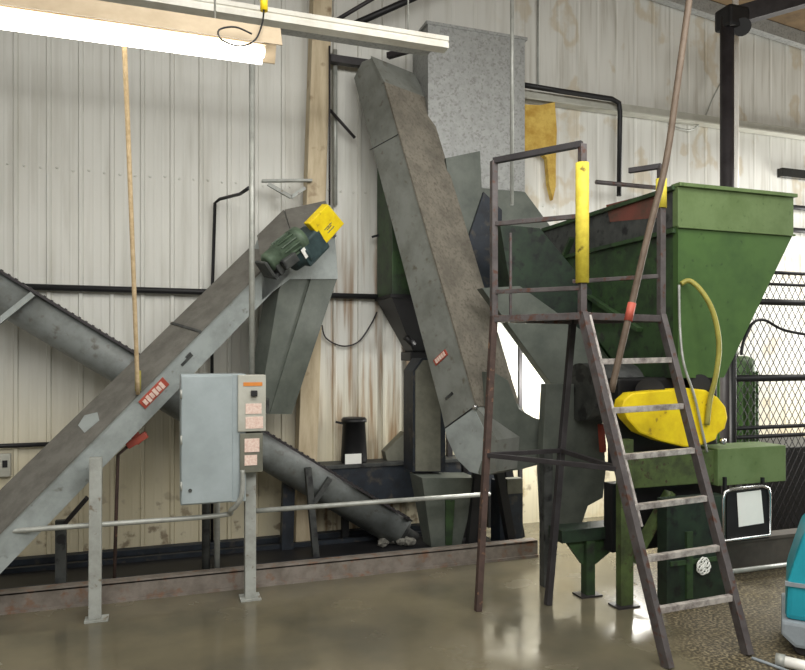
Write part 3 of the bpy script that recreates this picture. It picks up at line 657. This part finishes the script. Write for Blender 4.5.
# dark mixer drum and gear under the hopper
q = at(655, 378, y=yh+.45)
b = B(); b.cyl((xh-.45, yh+.55, zb-.12), (fb1.x+.1, yh+.55, zb-.12), .22, 24); t.part('mixer_drum', b, 'darkmach')
q0, q1 = at(618, 378, y=yh+.12), at(718, 462, y=yh+.12)
b = B(); b.box((q0.x, yh+.12, q1.z), (q1.x, yh+.25, q0.z), .02); b.cyl(at(650, 392, y=yh+.12), at(650, 392, y=yh-.02), .1, 18); b.cyl(at(700, 384, y=yh+.12), at(700, 384, y=yh-.02), .07, 18); t.part('drive_frame', b, 'black')
# yellow chain guard
gp = [(622, 408), (624, 400), (632, 393), (652, 391), (688, 388), (706, 390), (718, 397), (726, 407), (728, 418), (725, 429), (718, 434), (716, 440), (706, 444), (694, 447), (684, 447), (660, 441), (640, 433), (628, 420)]
yy = yh-.1
b = B(); b.prism([at(px, py, y=yy) for px, py in gp], (0, .1, 0), .012); gu = t.part('chain_guard', b, 'yellow', label='yellow rounded chain guard')
for py in (405, 411, 418):
    b = B(); b.lathe(at(707, py, y=yy), (0, -1, 0), [(0, .012), (.012, .012), (.018, .006)], 10); t.part('bolt', b, 'chrome', gu)
b = B(); b.lathe(at(721, 441, y=yy), (0, -1, 0), [(0, .022), (.03, .022), (.035, .012)], 14); t.part('shaft_end', b, 'chrome', gu)
# green cross beam and box beam, legs, gussets
q0, q1 = at(628, 455, y=yh-.06), at(722, 482, y=yh-.06)
b = B(); b.box((q0.x, yh-.06, q1.z), (q1.x, yh+.06, q0.z), .006); t.part('cross_beam', b, 'greenleg')
q0, q1 = at(718, 449, y=yh-.1), at(786, 481, y=yh-.1)
b = B(); b.box((q0.x, yh-.1, q1.z), (q1.x, yh+.15, q0.z), .006); t.part('box_beam', b, 'greenlite')
yl = at(622, 608, z=0).y
q = at(625, 600, y=yl); zl = at(620, 440, y=yl).z
b = B(); b.bar((q.x+.02, yl+.03, .01), (q.x+.02, yl+.03, zl), .1, .06, (0, 1, 0), .004); lg = t.part('leg', b, 'greenleg')
b = B(); b.box((q.x-.07, yl-.03, 0), (q.x+.1, yl+.09, .012)); t.part('foot_plate', b, 'darksteel', lg)
q0, q1 = at(670, 492, y=yl+.05), at(632, 562, y=yl+.05); b = B(); b.bar(q0, q1, .04, .08, (0, 1, 0)); t.part('brace', b, 'greenleg')
q = at(588, 595, z=0); zl = at(588, 535, y=q.y).z
b = B(); b.bar((q.x, q.y, .01), (q.x, q.y, zl), .07, .07, (0, 1, 0)); lg = t.part('leg', b, 'greendark')
b = B(); b.box((q.x-.09, q.y-.06, 0), (q.x+.08, q.y+.06, .012)); t.part('foot_plate', b, 'darksteel', lg)
a0, a1, a2, a3, a4, a5 = [at(px, py, y=q.y+.0) for px, py in ((562, 536), (616, 536), (616, 547), (596, 564), (582, 564), (570, 547))]
b = B(); b.prism([a0, a1, a2, a3, a4, a5], (0, .03, 0)); t.part('gusset', b, 'greendark')
q0, q1 = at(562, 531, y=q.y-.04), at(618, 538, y=q.y-.04)
b = B(); b.box((q0.x, q.y-.04, q1.z), (q1.x, q.y+.14, q0.z), .004); t.part('frame_beam', b, 'greenblack')
# two dark rear legs and the base case
q = at(546, 590, y=-1.75); b = B(); b.bar((q.x, -1.75, 0), (q.x, -1.75, 1.0), .07, .07, (0, 1, 0)); t.part('leg', b, 'darkmach')
q0, q1 = at(664, 500, y=yl+.25), at(722, 600, z=0)
yk = q1.y
q0 = at(667, 500, y=yk); q1 = at(726, 500, y=yk)
b = B(); b.box((q0.x, yk, 0), (q1.x, yk+.1, q0.z), .006); bc = t.part('base_case', b, 'greenblack')
b = B(); b.box((q0.x+.02, yk-.015, .28), (q1.x-.02, yk, .31)); t.part('case_rib', b, 'greendark', bc)
b = B(); b.box((q0.x+.15, yk-.02, 0.05), (q0.x+.2, yk, .5)); t.part('case_rib', b, 'greendark', bc)
q0, q1 = at(612, 484, y=yh+.1), at(722, 541, y=yh+.1)
b = B(); b.box((q0.x, yh+.1, q1.z), (q1.x, yh+.2, q0.z), .01); t.part('sump_tank', b, 'black')
# grey discharge chutes left of the legs
yc = -1.62
poly = [(546, 384), (600, 384), (606, 470), (603, 498), (588, 506), (580, 530), (545, 532), (542, 470)]
b = B(); b.prism([at(px, py, y=yc) for px, py in poly], (0, .08, 0), .006); t.part('discharge_chute', b, 'chute', label='grey-green discharge chute')
b = B(); b.bar(at(601, 424, y=yc-.03), at(603, 452, y=yc-.03), .04, .04, (0, 1, 0), .005); t.part('red_tag', b, 'red')
# sloping grey auger from the surge bin into the mixer
yz = -1.3
b = B(); b.prism([at(px, py, y=yz) for px, py in ((482, 288), (520, 286), (612, 352), (604, 398), (560, 396))], (0, .1, 0), .004); fd = t.part('feed_auger', b, 'chute', label='dark grey sloping feed auger')
b = B(); b.prism([at(px, py, y=yz+.1) for px, py in ((500, 224), (540, 228), (600, 300), (610, 345), (512, 296))], (0, .2, 0), .006); t.part('feed_throat', b, 'greenblack')

# ------------------------------------------------------------------ green motor, fence, black machine behind
q0, q1 = at(733, 356, y=-1.0), at(760, 448, y=-1.0)
t = Thing('vertical_motor', 'green ribbed vertical motor behind the chain-link fence beside the hopper', 'motor', ((q0.x+q1.x)/2, -.85, .0))
xc = (q0.x+q1.x)/2+.03; rr = (q1.x-q0.x)/2*1.08
b = B(); b.lathe((xc, -.85, q1.z), (0, 0, 1), [(0, rr), (q0.z-q1.z-.08, rr), (q0.z-q1.z-.03, rr*.85), (q0.z-q1.z, rr*.5)], 24)
for k in range(18):
    a_ = 2*PI*k/18; v_ = Vector((math.cos(a_), math.sin(a_), 0)); b.obox(Vector((xc, -.85, (q0.z+q1.z)/2-.05))+v_*rr, v_, UP.cross(v_), UP, .03, .012, q0.z-q1.z-.2)
t.part('body', b, 'green')
b = B(); b.box((xc-.14, -1.0, .62), (xc+.14, -.7, q1.z), .01); t.part('mount', b, 'black')
b = B(); b.box((xc-.18, -1.02, 0), (xc+.18, -.68, .62)); t.part('pedestal', b, 'black')
yf = -1.45
fa, fb_ = at(733, 268, y=yf), at(830, 268, y=yf)
x0, x1 = fa.x, fb_.x+.5
zlo, zhi = .1, at(745, 271, y=yf).z
t = Thing('chain_link_fence', 'black chain-link fence panel in front of the white wall, right edge', 'fence', ((x0+x1)/2, yf, 0))
for zz, r_ in ((zhi, .016), (zlo, .02), (at(770, 302, y=yf).z, .028), (at(770, 378, y=yf).z, .03), (at(770, 427, y=yf).z, .018), (at(770, 436, y=yf).z, .018), (at(770, 284, y=yf).z, .014)):
    b = B(); b.tube([(x0, yf, zz), (x1, yf, zz)], r_, 8); t.part('rail', b, 'black')
for xx in (x0, x1):
    b = B(); b.tube([(xx, yf, 0), (xx, yf, zhi)], .03, 10); t.part('post', b, 'black')
b = B(); s = .074; hh = zhi-zlo; wspan = x1-x0
k = -hh
while k < wspan:
    for sg in (1, -1):
        xs, xe = k, k+hh*.62
        z_s, z_e = zlo, zhi
        if xe < 0 or xs > wspan: continue
        t0, t1_ = max(0, (0-xs)/(xe-xs)), min(1, (wspan-xs)/(xe-xs))
        if t1_ <= t0: continue
        pa, pb = xs+(xe-xs)*t0, xs+(xe-xs)*t1_; za, zc = zlo+hh*t0, zlo+hh*t1_
        if sg < 0: za, zc = zhi-hh*t0, zhi-hh*t1_
        b.tube([(x0+pa, yf+.003*sg, za), (x0+pb, yf+.003*sg, zc)], .0045, 4)
    k += s
t.part('wire_mesh', b, 'darksteel')
pts = [at(741, 355, y=yf-.06), at(744, 340, y=yf-.06), at(752, 324, y=yf-.06), at(764, 320, y=yf-.06), at(784, 330, y=yf-.06), at(815, 336, y=yf-.06)]
pipe('cable', pts, .013, 'black', 'black cable looping over the chain-link fence', 'cable', sm=6, n=8)
q0 = at(742, 450, y=-1.25)
b = B(); b.box((q0.x, -1.25, 0), (x1+.1, -.6, q0.z), .01); solo('black_machine', b, 'black', 'low black machine housing behind the lower chain-link fence', 'machine')
# grey lower panel in front
yw = -2.0
q0, q1 = at(722, 542, y=yw), at(812, 590, y=yw)
b = B(); b.box((q0.x, yw, 0), (q1.x+.3, yw+.1, q0.z), .006); b.box((q0.x, yw-.02, q0.z-.015), (q1.x+.3, yw+.11, q0.z+.01)); solo('splash_panel', b, 'ctn', 'dull grey low splash panel beside the teal scrubber', 'panel')
a, c_ = at(690, 577, y=yw-.12), at(790, 590, y=yw-.12)
pipe('floor_pipe', [(a.x, yw-.12, a.z), (c_.x+.2, yw-.12, a.z)], .018, 'conduit', 'thin grey pipe along the dull splash panel')

# framed paper holder
yv = -2.42
pts = [(723, 541), (723, 500), (725, 492), (732, 489), (762, 486), (768, 488), (770, 494), (770, 535)]
P_ = [at(px, py, y=yv) for px, py in pts]
base = at(746, 540, y=yv)
t = Thing('notice_holder', 'black backed chrome holder with a blank white sheet under the green box beam', 'holder', (base.x, yv, 0))
b = B(); b.tube(P_+[P_[0]], .011, 8); fr = t.part('frame', b, 'chrome')
b = B(); q0, q1 = at(726, 492, y=yv+.02), at(768, 538, y=yv+.02); b.box((q0.x, yv+.012, q1.z), (q1.x, yv+.03, q0.z)); bk = t.part('backing', b, 'black')
b = B(); b.prism([at(737, 493, y=yv+.005), at(761, 490, y=yv+.005), at(764, 523, y=yv+.005), at(739, 527, y=yv+.005)], (0, .003, 0)); t.part('sheet', b, 'paper', bk)
for px in (728, 766):
    q = at(px, 495, y=yv); b = B(); b.bar((q.x, yv+.03, q.z-.03), (q.x, yv+.03, q.z+.12), .02, .02, (0, 1, 0)); t.part('strap', b, 'black')
# white coiled cord
cc = at(703.5, 566, y=yk-.035)
b = B()
for k in range(7):
    a_ = 2*PI*k/7; o_ = cc+Vector((math.cos(a_), 0, math.sin(a_)))*.028
    b.tube([o_+Vector((math.cos(2*PI*j/12)*.028, math.sin(j)*.004, math.sin(2*PI*j/12)*.03)) for j in range(13)], .006, 6)
b.tube([cc, cc+Vector((0, .05, 0))], .006, 6)
solo('cord_coil', b, 'paper', 'small white coil of cord seen between the lower ladder rungs', 'cord')

# ------------------------------------------------------------------ teal floor scrubber (mostly out of frame)
yt = at(795, 650, z=0).y
def sc(px, py): return at(px, py, y=yt)
t = Thing('floor_scrubber', 'teal floor scrubber with grey bumper at the right edge', 'floor scrubber', (sc(830, 650).x, yt+.3, 0))
xl = sc(781, 617).x
sx = (sc(783, 640)-CAM); sx.z = 0; sy_ = sx.normalized(); sx_ = Vector((sy_.y, -sy_.x, 0))
o0 = sc(781, 617); o0.z = 0
def so(px, py):
    v = sc(px, py); return o0+sx_*((v-o0).dot(sx_))+UP*v.z
outl = [so(785, 618), so(787, 580), so(793, 560), so(803, 528)]
top = outl[-1]; zs_ = outl[0].z
b = B(); b.prism(outl+[top+sx_*.2+UP*.22, top+sx_*.9+UP*.22, top+sx_*.9+UP*(zs_-top.z)], sy_*.5, .03); bd = t.part('body', b, 'teal')
b = B(); q = so(787, 582); b.prism([q-sx_*.01-sy_*.012-UP*.01, q+sx_*.85-sy_*.012-UP*.01, q+sx_*.85-sy_*.012+UP*.012, q-sx_*.01-sy_*.012+UP*.012], sy_*.03); t.part('trim_strip', b, 'bumper', bd)
b = B(); w0 = o0-sy_*.03; b.prism([w0+UP*zs_, w0+UP*.11, w0+sx_*.07+UP*.05, w0+sx_*1.0+UP*.05, w0+sx_*1.0+UP*zs_], sy_*.56, .02); t.part('bumper', b, 'bumper')
for kx in (.11, .85):
    for ky in (.0, .46):
        b = B(); b.lathe(o0+sx_*kx+sy_*ky+UP*.055, sy_, [(0, .045), (.005, .055), (.035, .055), (.04, .045)], 18); t.part('wheel', b, 'darksteel')
a, c_ = at(778, 660, z=.03), at(830, 672, z=.03)
t = Thing('floor_hose', 'white plastic pipe lying on the floor in the lower right corner', 'pipe', (a.x, a.y, 0))
b = B(); b.tube([a, c_], .03, 14); t.part('pipe', b, 'pvc')
b = B(); d_ = (c_-a).normalized(); b.tube([a-d_*.01, a+d_*.035], .036, 14); t.part('collar', b, 'conduit')
a, c_ = at(752, 658, z=.008), at(800, 676, z=.008)
pipe('cable', [a, (a+c_)/2+Vector((0, .02, 0)), c_], .009, 'bumper', 'grey cable on the floor running from the ladder foot', 'cable', sm=4, n=8)

# ------------------------------------------------------------------ platform ladder
ZP = 1.965
pA, pB, pC = (.62, 4.75), (1.13, 4.40), (1.745, 4.72)
pD = (pA[0]+pC[0]-pB[0], pA[1]+pC[1]-pB[1])
Pa, Pb, Pc, Pd = [cf(*p, ZP) for p in (pA, pB, pC, pD)]
fB, fC = at(668, 668, z=0), at(748, 655, z=0)
fA, fD = at(478, 611, z=0), at(548, 605, z=0)
t = Thing('platform_ladder', 'steel work platform with a slanted ladder and yellow padded posts in front of the hopper', 'ladder', ((fA+fC)/2).to_tuple())
def seg(name, a, c_, w, m, h=None, up=(0, 0, 1), under=None, label=None, bev=.003):
    b = B(); b.bar(a, c_, w, h, up, bev); return t.part(name, b, m, under, label)
for p, f_, m_ in ((Pa, fA, 'rust'), (Pd, fD, 'darksteel')):
    seg('leg', f_+UP*.0, p, .042, m_)
for p, f_ in ((Pb, fB), (Pc, fC)):
    seg('stile', f_, p, .042, 'steel', .06)
# inner channel lip of the near stile
d_ = (Pc-Pb).normalized(); seg('stile_lip', fB+d_*.05+(Pb-fB)*.36, Pb+d_*.05, .018, 'rung', .03)
n = 6
for py in (358, 407, 453.5, 503.5, 555, 606):
    # height from the photo row along the near stile
    lo_, hi_ = 0.0, 1.0
    for _ in range(40):
        k = (lo_+hi_)/2; p = fB+(Pb-fB)*k; v = p-CAM; yy_ = CY-F*v.z/v.dot(FW)
        if yy_ > py: lo_ = k
        else: hi_ = k
    k -= .012
    seg('rung', fB+(Pb-fB)*k, fC+(Pc-fC)*(k+.005), .035, 'rung', .035)
zt = 2.98
Ta, Tb, Tc = Pa+UP*(4.75*(355-161)/700+1.7-ZP), Pb+UP*(4.40*(355-144)/700+1.7-ZP), Pc+UP*(4.72*(355-166)/700+1.7-ZP)
Td = Pd+UP*(Tc.z-ZP)
for p, q_ in ((Pa, Ta), (Pb, Tb), (Pc, Tc)):
    seg('post', p, q_, .042, 'steel')
seg('top_rail', Ta, Tb, .04, 'darksteel'); seg('top_rail', Tc, Tc+(Pd-Pc)*.35, .035, 'darksteel')
def h(p, q_, k): return p+(q_-p)*k
kA = (355-223)/(355-161)*.0
za = at(497, 224, d=4.75).z; zb_ = at(583, 216, d=4.40).z
seg('mid_rail', Vector((Pa.x, Pa.y, za)), Vector((Pb.x, Pb.y, zb_)), .03, 'steel')
za = at(497, 292, d=4.75).z; zc_ = at(583, 288, d=4.4).z; ze = at(668, 276, d=4.72).z
seg('mid_rail', Vector((Pa.x, Pa.y, za)), Vector((Pb.x, Pb.y, zc_)), .028, 'steel')
seg('mid_rail', Vector((Pd.x, Pd.y, ze)), Vector((Pc.x, Pc.y, ze)), .028, 'steel')
q = Pa+(Pb-Pa)*.2; seg('baluster', Vector((q.x, q.y, ZP)), Vector((q.x, q.y, at(515, 232, d=4.65).z)), .016, 'steel')
for a_, c_ in ((Pa, Pb), (Pb, Pc), (Pc, Pd), (Pd, Pa)): seg('platform_beam', a_-UP*.02, c_-UP*.02, .04, 'steel', .045)
b = B(); b.prism([p-UP*.005 for p in (Pa, Pb, Pc, Pd)], UP*.008); t.part('deck', b, 'darksteel')
# yellow foam pads
b = B(); b.tube([Vector((Pb.x, Pb.y, at(583, 283, d=4.4).z)), Vector((Pb.x, Pb.y, at(583, 163, d=4.4).z))], .042, 14); t.part('pad', b, 'foam', label='yellow foam pad')
b = B(); b.tube([Vector((Pc.x, Pc.y, at(668, 208, d=4.72).z)), Vector((Pc.x, Pc.y, at(668, 179, d=4.72).z))], .036, 14); t.part('pad', b, 'foam', label='yellow foam pad')
# lower brace frame
kz = at(490, 455, d=4.7).z; k1 = kz/ZP
mA, mD, mB = fA+(Pa-fA)*k1, fD+(Pd-fD)*k1, fB+(Pb-fB)*k1
seg('brace', mA, mD, .03, 'darksteel'); seg('brace', mA, mB, .03, 'darksteel'); seg('brace', mD, mB, .03, 'darksteel')
k2 = .12

# ------------------------------------------------------------------ hoses and pole
hz = [at(690, -6, y=-2.6), at(678, 80, y=-2.6), at(666, 162, y=-2.6), at(648, 235, y=-2.62), at(628, 320, y=-2.62), at(611, 392, y=-2.6)]
t = Thing('hanging_pole', 'long brown pole hanging from the roof down across the platform', 'pole', (hz[-1].x, hz[-1].y, hz[-1].z))
hz0 = hz[0]+(hz[0]-hz[1])*1.2
b = B(); b.tube([hz0]+hz, .021, 10, 5); t.part('pole', b, 'hosebrown')
b = B(); b.tube([at(632, 303, y=-2.62), at(628, 321, y=-2.62)], .026, 10); t.part('tape_band', b, 'red')
hs_ = [at(681, 284, y=yh-.03), at(690, 281, y=yh-.06), at(703, 293, y=yh-.12), at(714, 315, y=yh-.16), at(719, 345, y=yh-.17), at(716, 375, y=yh-.16), at(710, 400, y=yh-.13), at(707, 425, y=yh-.12)]
pipe('hose', hs_, .018, 'hosegreen', 'thick olive hose arching down the hopper front to the yellow guard', 'hose', sm=6)
hs_ = [at(679, 285, y=yh-.03), at(680, 330, y=yh-.05), at(684, 365, y=yh-.1), at(694, 395, y=yh-.12), at(702, 430, y=yh-.12), at(707, 452, y=yh-.1)]
pipe('hose', hs_, .009, 'conduit', 'thin grey hose hanging beside the olive hose on the hopper', 'hose', sm=6)

# ------------------------------------------------------------------ upper right: post, beam, pipes, insulation
yo = -1.1
q0, q1 = at(727, 40, y=yo), at(727, 190, y=yo)
t = Thing('pipe_post', 'thick dark steel post rising behind the hopper to an overhead beam', 'post', (q0.x, yo, 0))
zc = at(727, 18, y=yo).z
b = B(); b.tube([(q0.x, yo, 0), (q0.x, yo, zc)], .062, 20); t.part('shaft', b, 'darksteel')
b = B(); b.obox(at(732, 20, y=yo), Vector((1, 0, 0)), Vector((0, 1, 0)), UP, .24, .2, .2, .03); b.cyl(at(742, 27, y=yo-.1), at(742, 27, y=yo+.1), .08, 16); t.part('joint', b, 'black')
b = B(); b.bar(at(735, 17, y=yo), at(735, 17, y=yo)+Vector((1.6, -.6, .47)), .12, .16, (0, 0, 1), .004); t.part('overhead_beam', b, 'darksteel')
q = at(735.5, 60, y=-.6); pipe('conduit', [(q.x, -.6, 1.0), (q.x, -.6, roof(q.x)-.02)], .032, 'pvc', 'white vertical pipe right beside the thick dark post', 'conduit')
q = at(512, 60, y=-1.02); pipe('conduit', [(q.x, -1.02, at(512, 205, y=-1.02).z), (q.x, -1.02, roof(q.x)-.02)], .016, 'conduit', 'thin pale conduit running up the front of the galvanised bin', 'conduit')
w = [at(524, 85, y=-.16), at(560, 91, y=-.16), at(612, 99, y=-.16), at(619, 103, y=-.16), at(620, 112, y=-.16), at(619, 196, y=-.16)]
pipe('wall_pipe', w, .026, 'black', 'black pipe running right from the galvanised bin then bending down', 'pipe')
q0, q1 = at(526, 103, y=-.11), at(556, 101, y=-.11)
b = B()
front = [(520, 104), (540, 105), (555, 102), (557, 130), (556, 160), (556, 186), (553, 200), (549, 184), (547, 158), (538, 150), (520, 153)]
b.prism([at(px, py, y=-.14) for px, py in front], (0, .06, 0), .004); solo('insulation_flap', b, 'insul', 'torn yellow insulation hanging under the girt beside the galvanised bin', 'insulation')
q = at(553, 50, y=-.03)
pipe('conduit', [at(538, 0, y=-.03), at(538, 88, y=-.03)], .010, 'post', 'thin grey vertical rod on the upper wall above the yellow insulation', 'conduit')
a, c_ = at(596, 182, y=-.3), at(720, 176, y=-.3)
pipe('wall_pipe', [(a.x, -.3, a.z), (c_.x, -.3, a.z)], .022, 'steel', 'grey pipe along the wall just above the hopper rim', 'pipe')
a, c_ = at(497, 178, y=-.5), at(580, 172, y=-.5)
# cable swag
pts = [at(723, 78, y=-.05), at(712, 100, y=-.05), at(704, 118, y=-.05), at(690, 130, y=-.05), at(668, 124, y=-.05)]
pipe('cable', pts, .008, 'conduit', 'thin pale cable sagging on the upper right wall', 'cable', sm=6, n=6)
q0, q1 = at(781, 168, y=-.06), at(830, 186, y=-.06)
b = B(); b.box((q0.x, -.08, q1.z+.05), (q1.x+.4, -.01, q0.z)); o = struct('window_1', b, 'blkglass')
for py, r_, lab in ((206, .028, 'black pipe on the wall right of the hopper, upper of two'), (229, .03, 'black pipe on the wall right of the hopper, lower of two')):
    q = at(780, py, y=-.06); pipe('wall_pipe', [(q.x-.6, -.06, q.z), (q.x+1.5, -.06, q.z)], r_, 'black', lab)

# ------------------------------------------------------------------ light fixtures and what hangs from them
def fixture(name, label, pxa, pya, pxb, pyb, z, lit):
    pass
zf = 3.42
fa_, fb_ = at(130, 40, z=zf), at(268, 60, z=zf)
yfx = (fa_.y+fb_.y)/2
xe = fb_.x; xs = xe-2.45
t = Thing('strip_light', 'lit fluorescent strip light with a tan reflector hood, upper left', 'ceiling light', ((xs+xe)/2, yfx, zf))
b = B()
b.prism([(xs, yfx-.14, zf+.035), (xs, yfx-.07, zf+.16), (xs, yfx+.07, zf+.16), (xs, yfx+.14, zf+.035), (xs, yfx+.13, zf+.035), (xs, yfx+.065, zf+.15), (xs, yfx-.065, zf+.15), (xs, yfx-.13, zf+.035)], (xe+.06-xs, 0, 0))
b.box((xs+.02, yfx-.055, zf+.06), (xe-.02, yfx+.055, zf+.155)); t.part('hood', b, 'hood')
for dy in (-.05, .05):
    b = B(); b.tube([(xs+.03, yfx+dy, zf+.015), (xe-.03, yfx+dy, zf+.015)], .028, 12); t.part('lamp_tube', b, M['tube'])
for xx in (xs+.3, xe-.3):
    b = B(); b.tube([(xx, yfx, zf+.12), (xx, yfx, roof(xx)-.0)], .006, 6); t.part('hanger', b, 'conduit')
zr_ = 3.95
ra, rb = at(200, 12, z=zr_), at(446, 51, z=zr_)
yr_ = (ra.y+rb.y)/2
t = Thing('strip_channel', 'long unlit white channel running under the roof above the conveyors', 'channel', ((rb.x+0)/2, yr_, zr_))
b = B()
b.prism([(-1.5, yr_-.05, zr_), (-1.5, yr_-.05, zr_+.035), (-1.5, yr_-.04, zr_+.04), (-1.5, yr_-.04, zr_+.05), (-1.5, yr_-.05, zr_+.055), (-1.5, yr_-.05, zr_+.085), (-1.5, yr_+.05, zr_+.085), (-1.5, yr_+.05, zr_)], (rb.x+1.5, 0, 0)); t.part('channel', b, 'white')
b = B(); b.box((-1.5, yr_+.05, zr_-.0), (rb.x-.1, yr_+.14, zr_+.03)); t.part('underside_shade', b, 'galv')  # grey strip standing in for the shading under the white channel
for xx in (.6, rb.x-.3):
    b = B(); b.tube([(xx, yr_, zr_+.08), (xx, yr_, roof(xx))], .006, 6); t.part('hanger', b, 'conduit')
q = at(264, 4, y=yfx-.02)
t = Thing('power_cord', 'black cord with a yellow plug above the right end of the lit fixture', 'cord', (q.x, yfx, q.z))
b = B(); b.tube([(q.x, yfx-.02, q.z-.03), at(262, 24, y=yfx-.1), at(255, 40, y=yfx-.17), at(240, 46, y=yfx-.18), at(222, 40, y=yfx-.18), at(219, 30, y=yfx-.17), at(235, 27, y=yfx-.17), at(252, 34, y=yfx-.16)], .005, 8, 5); t.part('cord', b, 'black')
b = B(); b.cyl((q.x, yfx-.02, q.z-.04), (q.x, yfx-.02, q.z+.06), .022, 12); t.part('plug', b, 'yellow')
b = B(); b.tube([(q.x, yfx-.02, q.z+.05), (q.x, yfx-.02, roof(q.x))], .005, 6); t.part('drop_cable', b, 'black')
r0 = at(124, 42, y=yfx+.13); r1 = on_side(138, 394, -.03)
t = Thing('hanging_rope', 'tan rope hanging from the lit fixture down to the inclined conveyor', 'rope', r1)
b = B(); b.tube([Vector((r0.x, yfx+.1, zf+.08)), at(128, 130, d=4.2), at(133, 260, d=4.45), r1], .014, 8, 6); t.part('rope', b, 'rope')
b = B(); b.tube([r1+UP*.16, r1+UP*.02], .02, 8); t.part('knot', b, 'hosegreen')

# ------------------------------------------------------------------ light
def area(name, loc, rot, sx, sy, e, c=(1, .985, .945)):
    l = bpy.data.lights.new(name, 'AREA'); l.shape = 'RECTANGLE'; l.size = sx; l.size_y = sy; l.energy = e; l.color = c
    o = bpy.data.objects.new(name, l); COL.objects.link(o); o.location = loc; o.rotation_euler = rot; return o
area('ceiling_strip_lamp', (3.0, -3.6, 4.4), (math.radians(20), 0, 0), 5, 1.2, 125)
area('ceiling_strip_lamp_rear', (2.5, -7.5, 4.3), (math.radians(35), 0, 0), 7, 2.0, 290)
area('ceiling_strip_lamp_right', (7.8, -2.2, 3.6), (math.radians(15), math.radians(-10), 0), .8, 2.5, 80)
d = area('doorway_daylight', (10.8, -.9, 1.7), (0, math.radians(90), 0), 2.6, 1.4, 340, (1, .98, .93))
l = bpy.data.lights.new('added_fill_rear', 'POINT'); l.energy = 75; l.shadow_soft_size = .12; l.color = (1, .98, .92)  # added fill without a fixture, brightens wall and floor behind the hopper
o = bpy.data.objects.new('added_fill_rear', l); COL.objects.link(o); o.location = (4.75, -.62, 1.45)
l2 = bpy.data.lights.new('added_fill_low', 'POINT'); l2.energy = 45; l2.shadow_soft_size = .15; l2.color = (1, .98, .92)  # second added fill, hidden behind the tank, lifts the floor under the hopper
o2 = bpy.data.objects.new('added_fill_low', l2); COL.objects.link(o2); o2.location = (5.2, -1.05, .85)
w = bpy.data.worlds.new('hall'); SC.world = w; w.use_nodes = True
bg = w.node_tree.nodes['Background']; bg.inputs[0].default_value = lin((225, 222, 212)); bg.inputs[1].default_value = .5
SC.view_settings.view_transform = 'Standard'; SC.view_settings.look = 'None'; SC.view_settings.gamma = 1; SC.view_settings.use_curve_mapping = False
SC.view_settings.exposure = 0.0
